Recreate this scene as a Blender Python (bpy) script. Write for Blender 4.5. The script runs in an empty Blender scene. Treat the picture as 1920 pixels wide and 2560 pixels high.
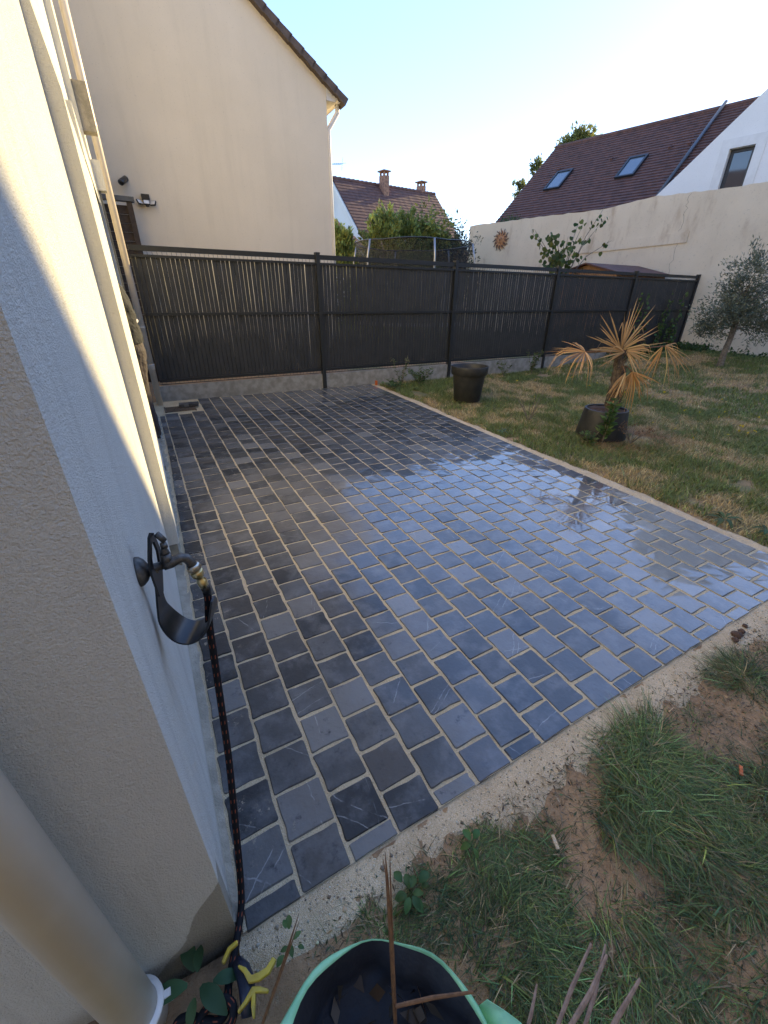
import bpy, math, random
import numpy as np
from mathutils import Vector, Matrix

random.seed(7)
rng = np.random.default_rng(7)
sc = bpy.context.scene
COL = sc.collection
R = math.radians

# ------------------------------------------------------------------ camera, sky, sun, exposure
cam_d = bpy.data.cameras.new("camera")
cam_d.sensor_fit = 'HORIZONTAL'
cam_d.sensor_width = 36.0
cam_d.lens = 36.0 * 1028.28 / 1920.0
cam_d.clip_start = 0.01
cam_d.clip_end = 600.0
cam = bpy.data.objects.new("camera", cam_d)
COL.objects.link(cam)
YAW, PITCH, ROLL = 0.504061, 0.480503, 0.008937
fwd = Vector((math.sin(YAW) * math.cos(PITCH), math.cos(YAW) * math.cos(PITCH), -math.sin(PITCH)))
rgt0 = Vector((math.cos(YAW), -math.sin(YAW), 0))
up0 = rgt0.cross(fwd)
rgt = math.cos(ROLL) * rgt0 + math.sin(ROLL) * up0
upv = -math.sin(ROLL) * rgt0 + math.cos(ROLL) * up0
cam.matrix_world = Matrix(((rgt.x, upv.x, -fwd.x, 0.09819), (rgt.y, upv.y, -fwd.y, -0.54756),
                           (rgt.z, upv.z, -fwd.z, 1.44647), (0, 0, 0, 1)))
sc.camera = cam

SUN_AZ, SUN_EL = 21.0, 18.44          # azimuth from +x towards +y
world = bpy.data.worlds.new("World")
sc.world = world
world.use_nodes = True
wn = world.node_tree.nodes
sky = wn.new('ShaderNodeTexSky')
sky.sky_type = 'NISHITA'
sky.sun_disc = False
sky.sun_elevation = R(SUN_EL)
sky.sun_rotation = R(90 - SUN_AZ)
sky.air_density = 0.8
sky.dust_density = 0.05
sky.ozone_density = 2.0
gam = wn.new('ShaderNodeGamma')
gam.inputs[1].default_value = 0.6
hsv = wn.new('ShaderNodeHueSaturation')
hsv.inputs['Saturation'].default_value = 1.36
hsv.inputs['Hue'].default_value = 0.517
world.node_tree.links.new(sky.outputs[0], gam.inputs[0])
world.node_tree.links.new(gam.outputs[0], hsv.inputs['Color'])
world.node_tree.links.new(hsv.outputs[0], wn['Background'].inputs[0])
wn['Background'].inputs[1].default_value = 0.15
sun_d = bpy.data.lights.new("sun", 'SUN')
sun_d.energy = 2.0
sun_d.angle = R(0.53)
sun_d.color = (1.0, 0.78, 0.38)
sun = bpy.data.objects.new("sun", sun_d)
COL.objects.link(sun)
sdir = Vector((math.cos(R(SUN_AZ)) * math.cos(R(SUN_EL)), math.sin(R(SUN_AZ)) * math.cos(R(SUN_EL)), math.sin(R(SUN_EL))))
sun.rotation_euler = sdir.to_track_quat('Z', 'Y').to_euler()
sun.location = (30, 15, 20)
sc.view_settings.view_transform = 'Standard'
sc.view_settings.look = 'None'
sc.view_settings.gamma = 1.0
sc.view_settings.use_curve_mapping = False
sc.view_settings.exposure = 2.5
sc.cycles.max_bounces = 6
sc.cycles.diffuse_bounces = 3
sc.cycles.glossy_bounces = 3
sc.cycles.transparent_max_bounces = 10
sc.cycles.caustics_reflective = False
sc.cycles.caustics_refractive = False


# ------------------------------------------------------------------ materials
def nt_of(name):
    m = bpy.data.materials.new(name)
    m.use_nodes = True
    return m, m.node_tree, m.node_tree.nodes['Principled BSDF']


class N:
    """tiny node helper"""
    def __init__(s, nt):
        s.nt = nt
        g = nt.nodes.new('ShaderNodeNewGeometry')
        s.pos = g.outputs['Position']
        s.geo = g

    def link(s, a, b):
        s.nt.links.new(a, b)

    def noise(s, scale, detail=4, rough=.55, vec=None, out=0):
        n = s.nt.nodes.new('ShaderNodeTexNoise')
        n.inputs['Scale'].default_value = scale
        n.inputs['Detail'].default_value = detail
        n.inputs['Roughness'].default_value = rough
        s.link(vec if vec is not None else s.pos, n.inputs['Vector'])
        return n.outputs[out]

    def vor(s, scale, feature='F1', vec=None, out='Distance'):
        n = s.nt.nodes.new('ShaderNodeTexVoronoi')
        n.feature = feature
        n.inputs['Scale'].default_value = scale
        s.link(vec if vec is not None else s.pos, n.inputs['Vector'])
        return n.outputs[out]

    def m(s, op, a, b=None, c=None):
        n = s.nt.nodes.new('ShaderNodeMath')
        n.operation = op
        for i, v in enumerate((a, b, c)):
            if v is None:
                continue
            if isinstance(v, (int, float)):
                n.inputs[i].default_value = v
            else:
                s.link(v, n.inputs[i])
        return n.outputs[0]

    def rng(s, v, a, b, c=0., d=1., smooth=True):
        n = s.nt.nodes.new('ShaderNodeMapRange')
        n.interpolation_type = 'SMOOTHSTEP' if smooth else 'LINEAR'
        s.link(v, n.inputs[0])
        for i, k in enumerate((a, b, c, d)):
            n.inputs[i + 1].default_value = k
        return n.outputs[0]

    def mix(s, f, a, b, mode='MIX'):
        n = s.nt.nodes.new('ShaderNodeMix')
        n.data_type = 'RGBA'
        n.blend_type = mode
        for i, v in ((0, f), (6, a), (7, b)):
            if isinstance(v, (int, float)):
                n.inputs[i].default_value = v
            elif isinstance(v, tuple):
                n.inputs[i].default_value = (*v, 1)
            else:
                s.link(v, n.inputs[i])
        return n.outputs[2]

    def sep(s, v=None):
        n = s.nt.nodes.new('ShaderNodeSeparateXYZ')
        s.link(v if v is not None else s.pos, n.inputs[0])
        return n.outputs

    def comb(s, x, y, z=0.):
        n = s.nt.nodes.new('ShaderNodeCombineXYZ')
        for i, v in enumerate((x, y, z)):
            if isinstance(v, (int, float)):
                n.inputs[i].default_value = v
            else:
                s.link(v, n.inputs[i])
        return n.outputs[0]

    def bump(s, h, strength, dist, normal=None):
        n = s.nt.nodes.new('ShaderNodeBump')
        n.inputs['Strength'].default_value = strength
        n.inputs['Distance'].default_value = dist
        s.link(h, n.inputs['Height'])
        if normal is not None:
            s.link(normal, n.inputs['Normal'])
        return n.outputs[0]

    def attr(s, name='Col'):
        n = s.nt.nodes.new('ShaderNodeAttribute')
        n.attribute_name = name
        return n.outputs['Color']


def pmat(name, c1, c2=None, scale=6., rough=.8, bump=0., bscale=60., bdist=.004, metal=0., spec=.5, detail=5, lo=.35, hi=.65):
    m, nt, b = nt_of(name)
    h = N(nt)
    if c2 is None:
        c2 = tuple(v * .75 for v in c1)
    f = h.rng(h.noise(scale, detail, .6), lo, hi)
    h.link(h.mix(f, c1, c2), b.inputs['Base Color'])
    b.inputs['Roughness'].default_value = rough
    b.inputs['Metallic'].default_value = metal
    b.inputs['Specular IOR Level'].default_value = spec
    if bump:
        h.link(h.bump(h.noise(bscale, 4, .6), bump, bdist), b.inputs['Normal'])
    return m


def attr_mat(name, rough=.6, spec=.3, trans=0., mul=None):
    m, nt, b = nt_of(name)
    h = N(nt)
    c = h.attr()
    h.link(c, b.inputs['Base Color'])
    b.inputs['Roughness'].default_value = rough
    b.inputs['Specular IOR Level'].default_value = spec
    if trans:
        t = nt.nodes.new('ShaderNodeBsdfTranslucent')
        h.link(c, t.inputs['Color'])
        mx = nt.nodes.new('ShaderNodeMixShader')
        mx.inputs[0].default_value = trans
        h.link(b.outputs[0], mx.inputs[1])
        h.link(t.outputs[0], mx.inputs[2])
        h.link(mx.outputs[0], nt.nodes['Material Output'].inputs[0])
    return m


M = {}


def plaster(name, c1, c2, grain=220., bstr=.8, bdist=.004, stain=None):
    m, nt, b = nt_of(name)
    h = N(nt)
    f = h.rng(h.noise(1.3, 5, .6), .3, .7)
    col = h.mix(f, c1, c2)
    sp = h.rng(h.noise(grain * .6, 2, .5), .62, .72)
    col = h.mix(h.m('MULTIPLY', sp, .25), col, tuple(v * .45 for v in c1))
    if stain:
        col = stain(h, col)
    h.link(col, b.inputs['Base Color'])
    b.inputs['Roughness'].default_value = .92
    b.inputs['Specular IOR Level'].default_value = .2
    hh = h.m('ADD', h.noise(grain, 3, .65), h.m('MULTIPLY', h.noise(grain * .3, 2, .5), .6))
    n = h.bump(hh, bstr, bdist)
    h.link(n, b.inputs['Normal'])
    return m


def near_stain(h, col):
    # damp patch at the foot of the corner and splash dirt along the foot of the wall
    x, y, z = h.sep()
    nz = h.noise(6, 3, .5)
    d = h.m('SUBTRACT', h.m('MULTIPLY_ADD', x, 1.6, .30), z)           # height of damp edge grows towards the corner
    d = h.m('ADD', d, h.m('MULTIPLY_ADD', nz, .16, -.08))
    f1 = h.m('MULTIPLY', h.rng(d, -.004, .006), h.rng(y, .08, .07))
    streak = h.noise(3., 5, .6, vec=h.comb(h.m('MULTIPLY', x, 5.), h.m('MULTIPLY', y, 5.), h.m('MULTIPLY', z, .5)))
    col = h.mix(h.m('MULTIPLY', h.rng(streak, .45, .75), .28), col, (.52, .48, .40))
    col = h.mix(h.m('MULTIPLY', f1, .62), col, (.27, .215, .13))
    f2 = h.m('MULTIPLY', h.rng(h.m('ADD', z, h.m('MULTIPLY', nz, .05)), .12, .03), .55)
    col = h.mix(f2, col, (.33, .27, .17))
    return col


M['plaster'] = plaster('render_coat', (.85, .82, .73), (.78, .75, .665), grain=300, bstr=1., bdist=.008, stain=near_stain)
def gable_stain(h, col):
    x, y, z = h.sep()
    v = h.comb(h.m('MULTIPLY', x, 2.5), h.m('MULTIPLY', y, 2.5), h.m('MULTIPLY', z, .22))
    f = h.rng(h.noise(2.0, 5, .65, vec=v), .48, .72)
    col = h.mix(h.m('MULTIPLY', f, .14), col, (.46, .40, .31))
    f2 = h.rng(h.noise(.7, 4, .6), .4, .7)
    col = h.mix(h.m('MULTIPLY', f2, .22), col, (.62, .53, .40))
    v3 = h.comb(h.m('MULTIPLY', x, 6.), h.m('MULTIPLY', y, 6.), h.m('MULTIPLY', z, 1.6))
    f3 = h.rng(h.noise(3., 3, .6, vec=v3), .735, .765)
    return h.mix(h.m('MULTIPLY', f3, .5), col, (.30, .25, .19))


M['plaster2'] = plaster('neighbour_render', (.76, .66, .52), (.72, .625, .49), grain=90, bstr=.3, bdist=.004, stain=gable_stain)
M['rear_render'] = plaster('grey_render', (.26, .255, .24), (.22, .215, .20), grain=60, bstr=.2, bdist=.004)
M['white_plaster'] = plaster('white_render', (.82, .79, .74), (.78, .75, .70), grain=80, bstr=.2, bdist=.004)


def beige_stain(h, col):
    x, y, z = h.sep()
    v = h.comb(h.m('MULTIPLY', x, 1.2), h.m('MULTIPLY', y, 1.2), h.m('MULTIPLY', z, .35))
    f = h.rng(h.noise(2.2, 6, .65, vec=v), .52, .72)
    col = h.mix(h.m('MULTIPLY', f, .5), col, (.36, .23, .13))
    f2 = h.rng(h.noise(5., 6, .7), .6, .75)
    return h.mix(h.m('MULTIPLY', f2, .25), col, (.70, .62, .52))


M['beige_wall'] = plaster('old_wall_render', (.76, .645, .475), (.70, .59, .43), grain=40, bstr=.35, bdist=.01, stain=beige_stain)
M['concrete'] = pmat('concrete', (.36, .34, .30), (.24, .225, .19), 9, .9, .6, 120, .004)
M['mortar'] = pmat('mortar', (.40, .35, .27), (.28, .25, .19), 14, .9, .8, 140, .006)
M['anth'] = pmat('anthracite_coat', (.022, .024, .025), (.017, .019, .020), 20, .42, spec=.5)
M['anth_slat'] = pmat('anthracite_pvc', (.036, .036, .036), (.026, .027, .027), 7, .5, .25, 30, .002)
M['pvc_cream'] = pmat('cream_pvc', (.60, .52, .42), (.56, .48, .385), 9, .38, .05, 40, .002)
M['pvc_pale'] = pmat('pale_pvc', (.84, .815, .76), (.78, .75, .69), 6, .4, .06, 30, .002)
M['pvc_white'] = pmat('white_pvc', (.74, .71, .66), (.68, .65, .60), 5, .4)
M['black_plastic'] = pmat('black_plastic', (.012, .012, .013), (.018, .018, .018), 60, .28)
M['pot'] = pmat('black_pot', (.020, .021, .022), (.035, .034, .032), 14, .5, .3, 60, .003)
M['tap_metal'] = pmat('old_nickel', (.16, .155, .145), (.10, .095, .09), 90, .55, .2, 200, .001, metal=.9)
M['brass'] = pmat('brass', (.74, .60, .30), (.62, .50, .26), 80, .28, metal=1.)
M['chrome'] = pmat('worn_chrome', (.62, .58, .48), (.52, .48, .40), 80, .3, metal=1.)
M['bark'] = pmat('bark', (.17, .125, .085), (.09, .065, .045), 30, .9, .9, 60, .01)
M['bark_grey'] = pmat('grey_bark', (.26, .22, .17), (.15, .12, .09), 30, .9, .8, 60, .01)
M['wood_dark'] = pmat('dark_stained_wood', (.075, .050, .033), (.045, .030, .021), 22, .75, .5, 40, .004)
M['wood_orange'] = pmat('pine_wood', (.42, .22, .10), (.30, .15, .07), 14, .7, .3, 40, .003)
M['dry_stalk'] = pmat('dry_palm_stalk', (.24, .115, .045), (.15, .07, .03), 60, .7, .5, 120, .002)
M['grey_stalk'] = pmat('weathered_stalk', (.36, .24, .17), (.25, .16, .11), 60, .8, .5, 120, .002)
M['soil_pot'] = pmat('potting_soil', (.085, .045, .028), (.05, .03, .02), 40, .95, .9, 70, .01)
M['steel'] = pmat('galvanised_steel', (.45, .46, .47), (.36, .37, .38), 30, .4, metal=.8)
M['terracotta'] = pmat('terracotta', (.58, .29, .12), (.34, .15, .06), 18, .65, .4, 50, .004)
M['terracotta_dark'] = pmat('dark_terracotta', (.13, .055, .03), (.085, .04, .022), 18, .65)
M['green_fabric'] = pmat('green_bag_fabric', (.36, .72, .40), (.28, .62, .32), 25, .6, .2, 300, .001)
M['bag_black'] = pmat('black_bag_fabric', (.012, .013, .018), (.018, .02, .026), 12, .65, .5, 14, .012)
M['yellow'] = pmat('yellow_plastic', (.60, .42, .04), (.45, .31, .05), 30, .4)
M['navy'] = pmat('dark_blue_plastic', (.018, .024, .045), (.014, .018, .03), 30, .35)
M['orange'] = pmat('orange_plastic', (.62, .14, .02), (.5, .11, .02), 30, .5)
M['clod'] = pmat('earth_clod', (.10, .055, .035), (.06, .035, .024), 50, .95, .8, 80, .006)
M['roof_brown'] = pmat('brown_clay_tile', (.165, .074, .052), (.090, .044, .034), 5., .8, .4, 40, .01, lo=.3, hi=.7)
M['verge_tile'] = pmat('brown_verge_tile', (.13, .095, .075), (.09, .066, .053), 9, .8, .3, 40, .006)
M['brick'] = pmat('chimney_brick', (.40, .21, .13), (.20, .11, .075), 9, .9, .5, 20, .02)
M['lead'] = pmat('lead_sheet', (.12, .125, .13), (.09, .095, .10), 12, .5, metal=.3)
M['frame_dark'] = pmat('window_frame', (.02, .02, .021), (.016, .016, .017), 20, .4)


def glass_mat(name, base, rough=.04):
    m, nt, b = nt_of(name)
    h = N(nt)
    h.link(h.mix(h.noise(.8, 2), base, tuple(v * .6 for v in base)), b.inputs['Base Color'])
    b.inputs['Roughness'].default_value = rough
    b.inputs['IOR'].default_value = 1.9
    return m


M['glass'] = glass_mat('window_glass', (.035, .05, .065))
M['skylight'] = glass_mat('skylight_glass', (.14, .18, .21), .08)
M['foliage'] = attr_mat('foliage', .55, .35, .38)
M['grass'] = attr_mat('grass_blades', .5, .35, .2)
M['dry_leaf'] = attr_mat('dry_palm_leaf', .6, .3, .15)
M['hose'] = attr_mat('braided_hose', .75, .2)
M['cloth_dark'] = pmat('dark_jacket', (.013, .0125, .012), (.008, .008, .008), 12, .85, .9, 11, .03)
M['cloth_brown'] = pmat('brown_trousers', (.058, .042, .038), (.032, .024, .022), 12, .85, .9, 12, .03)
M['cloth_pale'] = pmat('pale_shirt', (.55, .52, .50), (.42, .40, .40), 20, .85, .5, 30, .01)
M['skin'] = pmat('skin', (.42, .25, .17), (.38, .22, .15), 20, .5)
M['hair'] = pmat('dark_hair', (.02, .014, .01), (.03, .02, .014), 80, .5)
M['shoe_sole'] = pmat('grey_sole', (.42, .43, .40), (.34, .35, .33), 30, .6)


def net_mat():
    m, nt, b = nt_of('trampoline_net')
    h = N(nt)
    b.inputs['Base Color'].default_value = (.012, .012, .013, 1)
    b.inputs['Roughness'].default_value = .6
    t = nt.nodes.new('ShaderNodeBsdfTransparent')
    mx = nt.nodes.new('ShaderNodeMixShader')
    f = h.rng(h.noise(45, 2), .3, .7, .42, .62)
    h.link(f, mx.inputs[0])
    h.link(t.outputs[0], mx.inputs[1])
    h.link(b.outputs[0], mx.inputs[2])
    h.link(mx.outputs[0], nt.nodes['Material Output'].inputs[0])
    return m


M['net'] = net_mat()

XA, PW, PL = 0.0019, 0.15462, 0.15103       # first joint, column pitch, row pitch


def paver_mat():
    m, nt, b = nt_of('wet_slate')
    h = N(nt)
    x, y, z = h.sep()
    cx = h.m('FLOOR', h.m('DIVIDE', h.m('SUBTRACT', x, XA), PW))
    par = h.m('MODULO', h.m('ADD', cx, 100.), 2.)
    off = h.m('MULTIPLY_ADD', par, .0755, .055)
    cy = h.m('FLOOR', h.m('DIVIDE', h.m('SUBTRACT', y, off), PL))
    wn_ = nt.nodes.new('ShaderNodeTexWhiteNoise')
    wn_.noise_dimensions = '2D'
    h.link(h.comb(cx, cy), wn_.inputs['Vector'])
    rv = wn_.outputs['Value']
    rc = nt.nodes.new('ShaderNodeSeparateColor')
    h.link(wn_.outputs['Color'], rc.inputs[0])
    r1, r2, r3 = rc.outputs
    # per stone offset so no two stones share veins
    v = nt.nodes.new('ShaderNodeVectorMath')
    v.operation = 'MULTIPLY_ADD'
    h.link(wn_.outputs['Color'], v.inputs[0])
    v.inputs[1].default_value = (37, 41, 29)
    h.link(h.pos, v.inputs[2])
    P = v.outputs[0]
    col = h.mix(h.rng(rv, .1, .9, smooth=False), (.027, .028, .029), (.092, .091, .089))
    col = h.mix(h.rng(r1, .80, .97), col, (.17, .165, .155))            # a few pale stones
    col = h.mix(h.m('MULTIPLY', h.rng(r2, .6, .95), .55), col, (.085, .072, .060))   # brownish stones
    cl = h.noise(9, 6, .65, vec=P)
    col = h.mix(h.rng(cl, .42, .72), col, h.mix(.55, col, (.17, .17, .17)))
    col = h.mix(h.rng(h.noise(26, 5, .7, vec=P), .55, .8), col, (.018, .02, .026))
    # quartz veins and scratches on some stones
    lx = h.m('SUBTRACT', h.m('SUBTRACT', h.m('DIVIDE', h.m('SUBTRACT', x, XA), PW), cx), .5)
    ly = h.m('SUBTRACT', h.m('SUBTRACT', h.m('DIVIDE', h.m('SUBTRACT', y, off), PL), cy), .5)
    wob = h.m('MULTIPLY_ADD', h.noise(14, 3, .6, vec=P), .5, -.25)
    vein = None
    for ka, kb, th in ((r1, r2, .78), (rv, r1, .90), (r2, rv, .94)):
        an_ = h.m('MULTIPLY', ka, 6.283)
        dl = h.m('ADD', h.m('MULTIPLY', lx, h.m('COSINE', an_)), h.m('MULTIPLY', ly, h.m('SINE', an_)))
        dl = h.m('ABSOLUTE', h.m('ADD', h.m('SUBTRACT', dl, h.m('MULTIPLY_ADD', kb, .8, -.4)), h.m('MULTIPLY', wob, .35)))
        ln = h.m('MULTIPLY', h.rng(dl, .016, .004), h.rng(r3, th, th + .03))
        vein = ln if vein is None else h.m('MAXIMUM', vein, ln)
    vein = h.m('MULTIPLY', vein, h.rng(h.noise(20, 3, .6, vec=P), .40, .62))
    col = h.mix(h.m('MULTIPLY', vein, .5), col, (.40, .40, .39))
    spk = h.rng(h.vor(150, vec=P), .10, .05)
    spk = h.m('MULTIPLY', spk, h.rng(h.noise(11, 3, .6, vec=h.pos), .5, .7))
    col = h.mix(h.m('MULTIPLY', spk, .7), col, (.40, .37, .31))
    # fine sand smeared over the stones beside the wall
    sm = h.m('MULTIPLY', h.rng(h.noise(38, 5, .75), .56, .62), h.rng(h.noise(4.5, 3, .5), .48, .62))
    sm = h.m('MULTIPLY', sm, h.rng(x, .26, .10))
    col = h.mix(h.m('MULTIPLY', sm, .85), col, (.42, .35, .25))
    # a drying, dusty area between the wall and the wet part
    dx_ = h.m('MULTIPLY', h.m('SUBTRACT', x, .85), 1.15)
    dy_ = h.m('MULTIPLY', h.m('SUBTRACT', y, 2.2), .62)
    dd_ = h.m('ADD', h.m('SQRT', h.m('ADD', h.m('MULTIPLY', dx_, dx_), h.m('MULTIPLY', dy_, dy_))), h.m('MULTIPLY_ADD', h.noise(4., 4, .6), .9, -.45))
    dryf = h.m('MULTIPLY', h.rng(dd_, .75, .35), h.rng(r1, .0, .6, .35, 1.))
    col = h.mix(h.m('MULTIPLY', dryf, .5), col, (.19, .172, .15))
    h.link(col, b.inputs['Base Color'])
    # wetness: pools towards the lawn, thin film elsewhere, half dry beside the wall
    wet = h.rng(h.m('ADD', x, h.m('MULTIPLY_ADD', h.noise(1.6, 4, .6), .9, -.45)), .45, 1.05)
    pool = h.rng(h.m('ADD', h.m('MULTIPLY', x, .55), h.m('MULTIPLY', h.noise(2.6, 4, .6), 1.0)), 1.55, 1.85)
    rg = h.m('ADD', h.m('MULTIPLY_ADD', wet, -.20, .52), h.m('MULTIPLY_ADD', h.noise(30, 4, .6, vec=P), .30, -.13))
    rg = h.m('MAXIMUM', rg, .05)
    h.link(rg, b.inputs['Roughness'])
    b.inputs['Specular IOR Level'].default_value = .3
    b.inputs['IOR'].default_value = 1.5
    relief = h.m('ADD', h.noise(16, 4, .6, vec=P), h.m('MULTIPLY', h.noise(70, 2, .6, vec=P), .35))
    h.link(h.bump(relief, .8, .005), b.inputs['Normal'])
    cw = h.m('ADD', h.m('MULTIPLY', wet, .92), h.m('MULTIPLY', pool, .6))
    cw = h.m('MULTIPLY', cw, h.rng(h.noise(7., 3, .55), .2, .5, .85, 1.))
    cw = h.m('MULTIPLY', cw, h.m('MAXIMUM', h.rng(r2, .0, .8, .72, 1.), pool))
    cw = h.m('MULTIPLY', cw, h.m('MULTIPLY_ADD', dryf, -.75, 1.))
    h.link(h.m('MINIMUM', cw, 1.), b.inputs['Coat Weight'])
    cr = h.m('MULTIPLY_ADD', h.m('SUBTRACT', 1., pool), .03, .005)
    h.link(cr, b.inputs['Coat Roughness'])
    b.inputs['Coat IOR'].default_value = 1.8
    film = h.m('MULTIPLY', h.m('ADD', h.noise(22, 2, .5, vec=P), h.m('MULTIPLY', h.noise(120, 2, .6, vec=P), .55)), h.m('MULTIPLY_ADD', pool, -.75, 1.))
    h.link(h.bump(film, .10, .003), b.inputs['Coat Normal'])
    return m


M['paver'] = paver_mat()


def sand_mat(name, c1, c2, c3, wet=.0):
    m, nt, b = nt_of(name)
    h = N(nt)
    col = h.mix(h.rng(h.noise(7, 5, .6), .35, .65), c1, c2)
    gr = h.vor(380, out='Color')
    gs = nt.nodes.new('ShaderNodeSeparateColor')
    h.link(gr, gs.inputs[0])
    col = h.mix(h.m('MULTIPLY', h.rng(gs.outputs[0], .75, .98), .7), col, c3)
    col = h.mix(h.m('MULTIPLY', h.rng(gs.outputs[1], .80, .98), .55), col, tuple(v * .5 for v in c2))
    h.link(col, b.inputs['Base Color'])
    b.inputs['Roughness'].default_value = .8 - wet
    hh = h.m('ADD', h.vor(380), h.m('MULTIPLY', h.noise(60, 4, .6), 1.2))
    h.link(h.bump(hh, .7, .005), b.inputs['Normal'])
    return m


M['sand'] = sand_mat('pale_sand', (.72, .54, .33), (.58, .425, .25), (.78, .65, .47), .15)
M['joint'] = sand_mat('joint_sand', (.64, .51, .32), (.54, .42, .255), (.72, .61, .43), .1)


def soil_mat():
    m, nt, b = nt_of('lawn_soil')
    h = N(nt)
    x, y, z = h.sep()
    col = h.mix(h.rng(h.noise(3.5, 6, .65), .35, .65), (.50, .30, .15), (.32, .195, .10))
    col = h.mix(h.m('MULTIPLY', h.m('MULTIPLY', h.rng(h.noise(1.4, 4, .6), .42, .60), .8), h.rng(x, 3.3, 3.9)), col, (.125, .140, .048))
    col = h.mix(h.m('MULTIPLY', h.rng(h.noise(60, 4, .7), .55, .72), .6), col, (.40, .31, .18))
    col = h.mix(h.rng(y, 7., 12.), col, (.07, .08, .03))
    h.link(col, b.inputs['Base Color'])
    b.inputs['Roughness'].default_value = .85
    h.link(h.bump(h.m('ADD', h.noise(45, 5, .65), h.m('MULTIPLY', h.noise(260, 3, .6), .25)), 1., .016), b.inputs['Normal'])
    return m


M['soil'] = soil_mat()


# ------------------------------------------------------------------ mesh helpers
def origin(o):
    v = Vector((0, 0, 0))
    while o is not None:
        v += o.location
        o = o.parent
    return v


def link(name, me, mat=None, parent=None, loc=(0, 0, 0)):
    o = bpy.data.objects.new(name, me)
    COL.objects.link(o)
    if mat is not None and me is not None and not me.materials:
        me.materials.append(mat)
    o.parent = parent
    o.location = loc
    return o


def tag(o, label=None, cat=None, group=None, kind=None):
    if label:
        o['label'] = label
    if cat:
        o['category'] = cat
    if group:
        o['group'] = group
    if kind:
        o['kind'] = kind
    return o


def thing(name, loc, label, cat, group=None):
    o = link(name, None, None, None, loc)
    return tag(o, label, cat, group)


class MB:
    def __init__(s):
        s.v, s.f = [], []

    def add(s, vs, fs):
        k = len(s.v)
        s.v += [tuple(p) for p in vs]
        s.f += [tuple(i + k for i in f) for f in fs]
        return s

    def box(s, x0, x1, y0, y1, z0, z1):
        vs = [(x, y, z) for z in (z0, z1) for y in (y0, y1) for x in (x0, x1)]
        return s.add(vs, [(0, 2, 3, 1), (4, 5, 7, 6), (0, 1, 5, 4), (2, 6, 7, 3), (0, 4, 6, 2), (1, 3, 7, 5)])

    def obox(s, o, ax, ay, az):
        """oriented box from corner o with edge vectors"""
        o, ax, ay, az = Vector(o), Vector(ax), Vector(ay), Vector(az)
        vs = [o + ax * i + ay * j + az * k for k in (0, 1) for j in (0, 1) for i in (0, 1)]
        return s.add(vs, [(0, 2, 3, 1), (4, 5, 7, 6), (0, 1, 5, 4), (2, 6, 7, 3), (0, 4, 6, 2), (1, 3, 7, 5)])

    def tube(s, pts, r, n=8, caps=True, flat=1.):
        pts = [Vector(p) for p in pts]
        if not hasattr(r, '__len__'):
            r = [r] * len(pts)
        rings = []
        prev = None
        for i, p in enumerate(pts):
            d = (pts[min(i + 1, len(pts) - 1)] - pts[max(i - 1, 0)])
            d = d.normalized() if d.length > 1e-9 else Vector((0, 0, 1))
            if prev is None:
                a = d.orthogonal().normalized()
            else:
                a = prev - d * prev.dot(d)
                a = a.normalized() if a.length > 1e-6 else d.orthogonal().normalized()
            prev = a
            bvec = d.cross(a)
            rings.append([p + (a * math.cos(2 * math.pi * k / n) + bvec * math.sin(2 * math.pi * k / n) * flat) * r[i] for k in range(n)])
        vs = [q for rg in rings for q in rg]
        fs = []
        for i in range(len(pts) - 1):
            for k in range(n):
                k2 = (k + 1) % n
                fs.append((i * n + k, i * n + k2, (i + 1) * n + k2, (i + 1) * n + k))
        if caps:
            fs.append(tuple(reversed(range(n))))
            fs.append(tuple((len(pts) - 1) * n + k for k in range(n)))
        return s.add(vs, fs)

    def lathe(s, prof, n=32, c=(0, 0, 0), axis='Z'):
        vs, fs = [], []
        for (r, z) in prof:
            for k in range(n):
                a = 2 * math.pi * k / n
                if axis == 'Z':
                    vs.append((c[0] + r * math.cos(a), c[1] + r * math.sin(a), c[2] + z))
                else:
                    vs.append((c[0] + z, c[1] + r * math.cos(a), c[2] + r * math.sin(a)))
        for i in range(len(prof) - 1):
            for k in range(n):
                k2 = (k + 1) % n
                q = (i * n + k, i * n + k2, (i + 1) * n + k2, (i + 1) * n + k)
                fs.append(q)
        return s.add(vs, fs)

    def prism(s, poly, d):
        """planar polygon (list of 3d points) swept by vector d"""
        d = Vector(d)
        n = len(poly)
        vs = [Vector(p) for p in poly] + [Vector(p) + d for p in poly]
        fs = [tuple(range(n)), tuple(reversed(range(n, 2 * n)))]
        fs += [(i, i + n, (i + 1) % n + n, (i + 1) % n) for i in range(n)]
        return s.add(vs, fs)

    def build(s, name, mat, parent=None, smooth=False, loc=None):
        o0 = origin(parent) if parent is not None else Vector((0, 0, 0))
        if loc is not None:
            base = Vector(loc)
        else:
            base = o0
        me = bpy.data.meshes.new(name)
        me.from_pydata([tuple(Vector(p) - base) for p in s.v], [], s.f)
        me.update()
        if smooth:
            me.polygons.foreach_set('use_smooth', [True] * len(me.polygons))
        return link(name, me, mat, parent, base - o0)


def fixn(o):
    import bmesh
    bm = bmesh.new()
    bm.from_mesh(o.data)
    bmesh.ops.recalc_face_normals(bm, faces=bm.faces)
    bm.to_mesh(o.data)
    bm.free()
    return o


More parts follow.
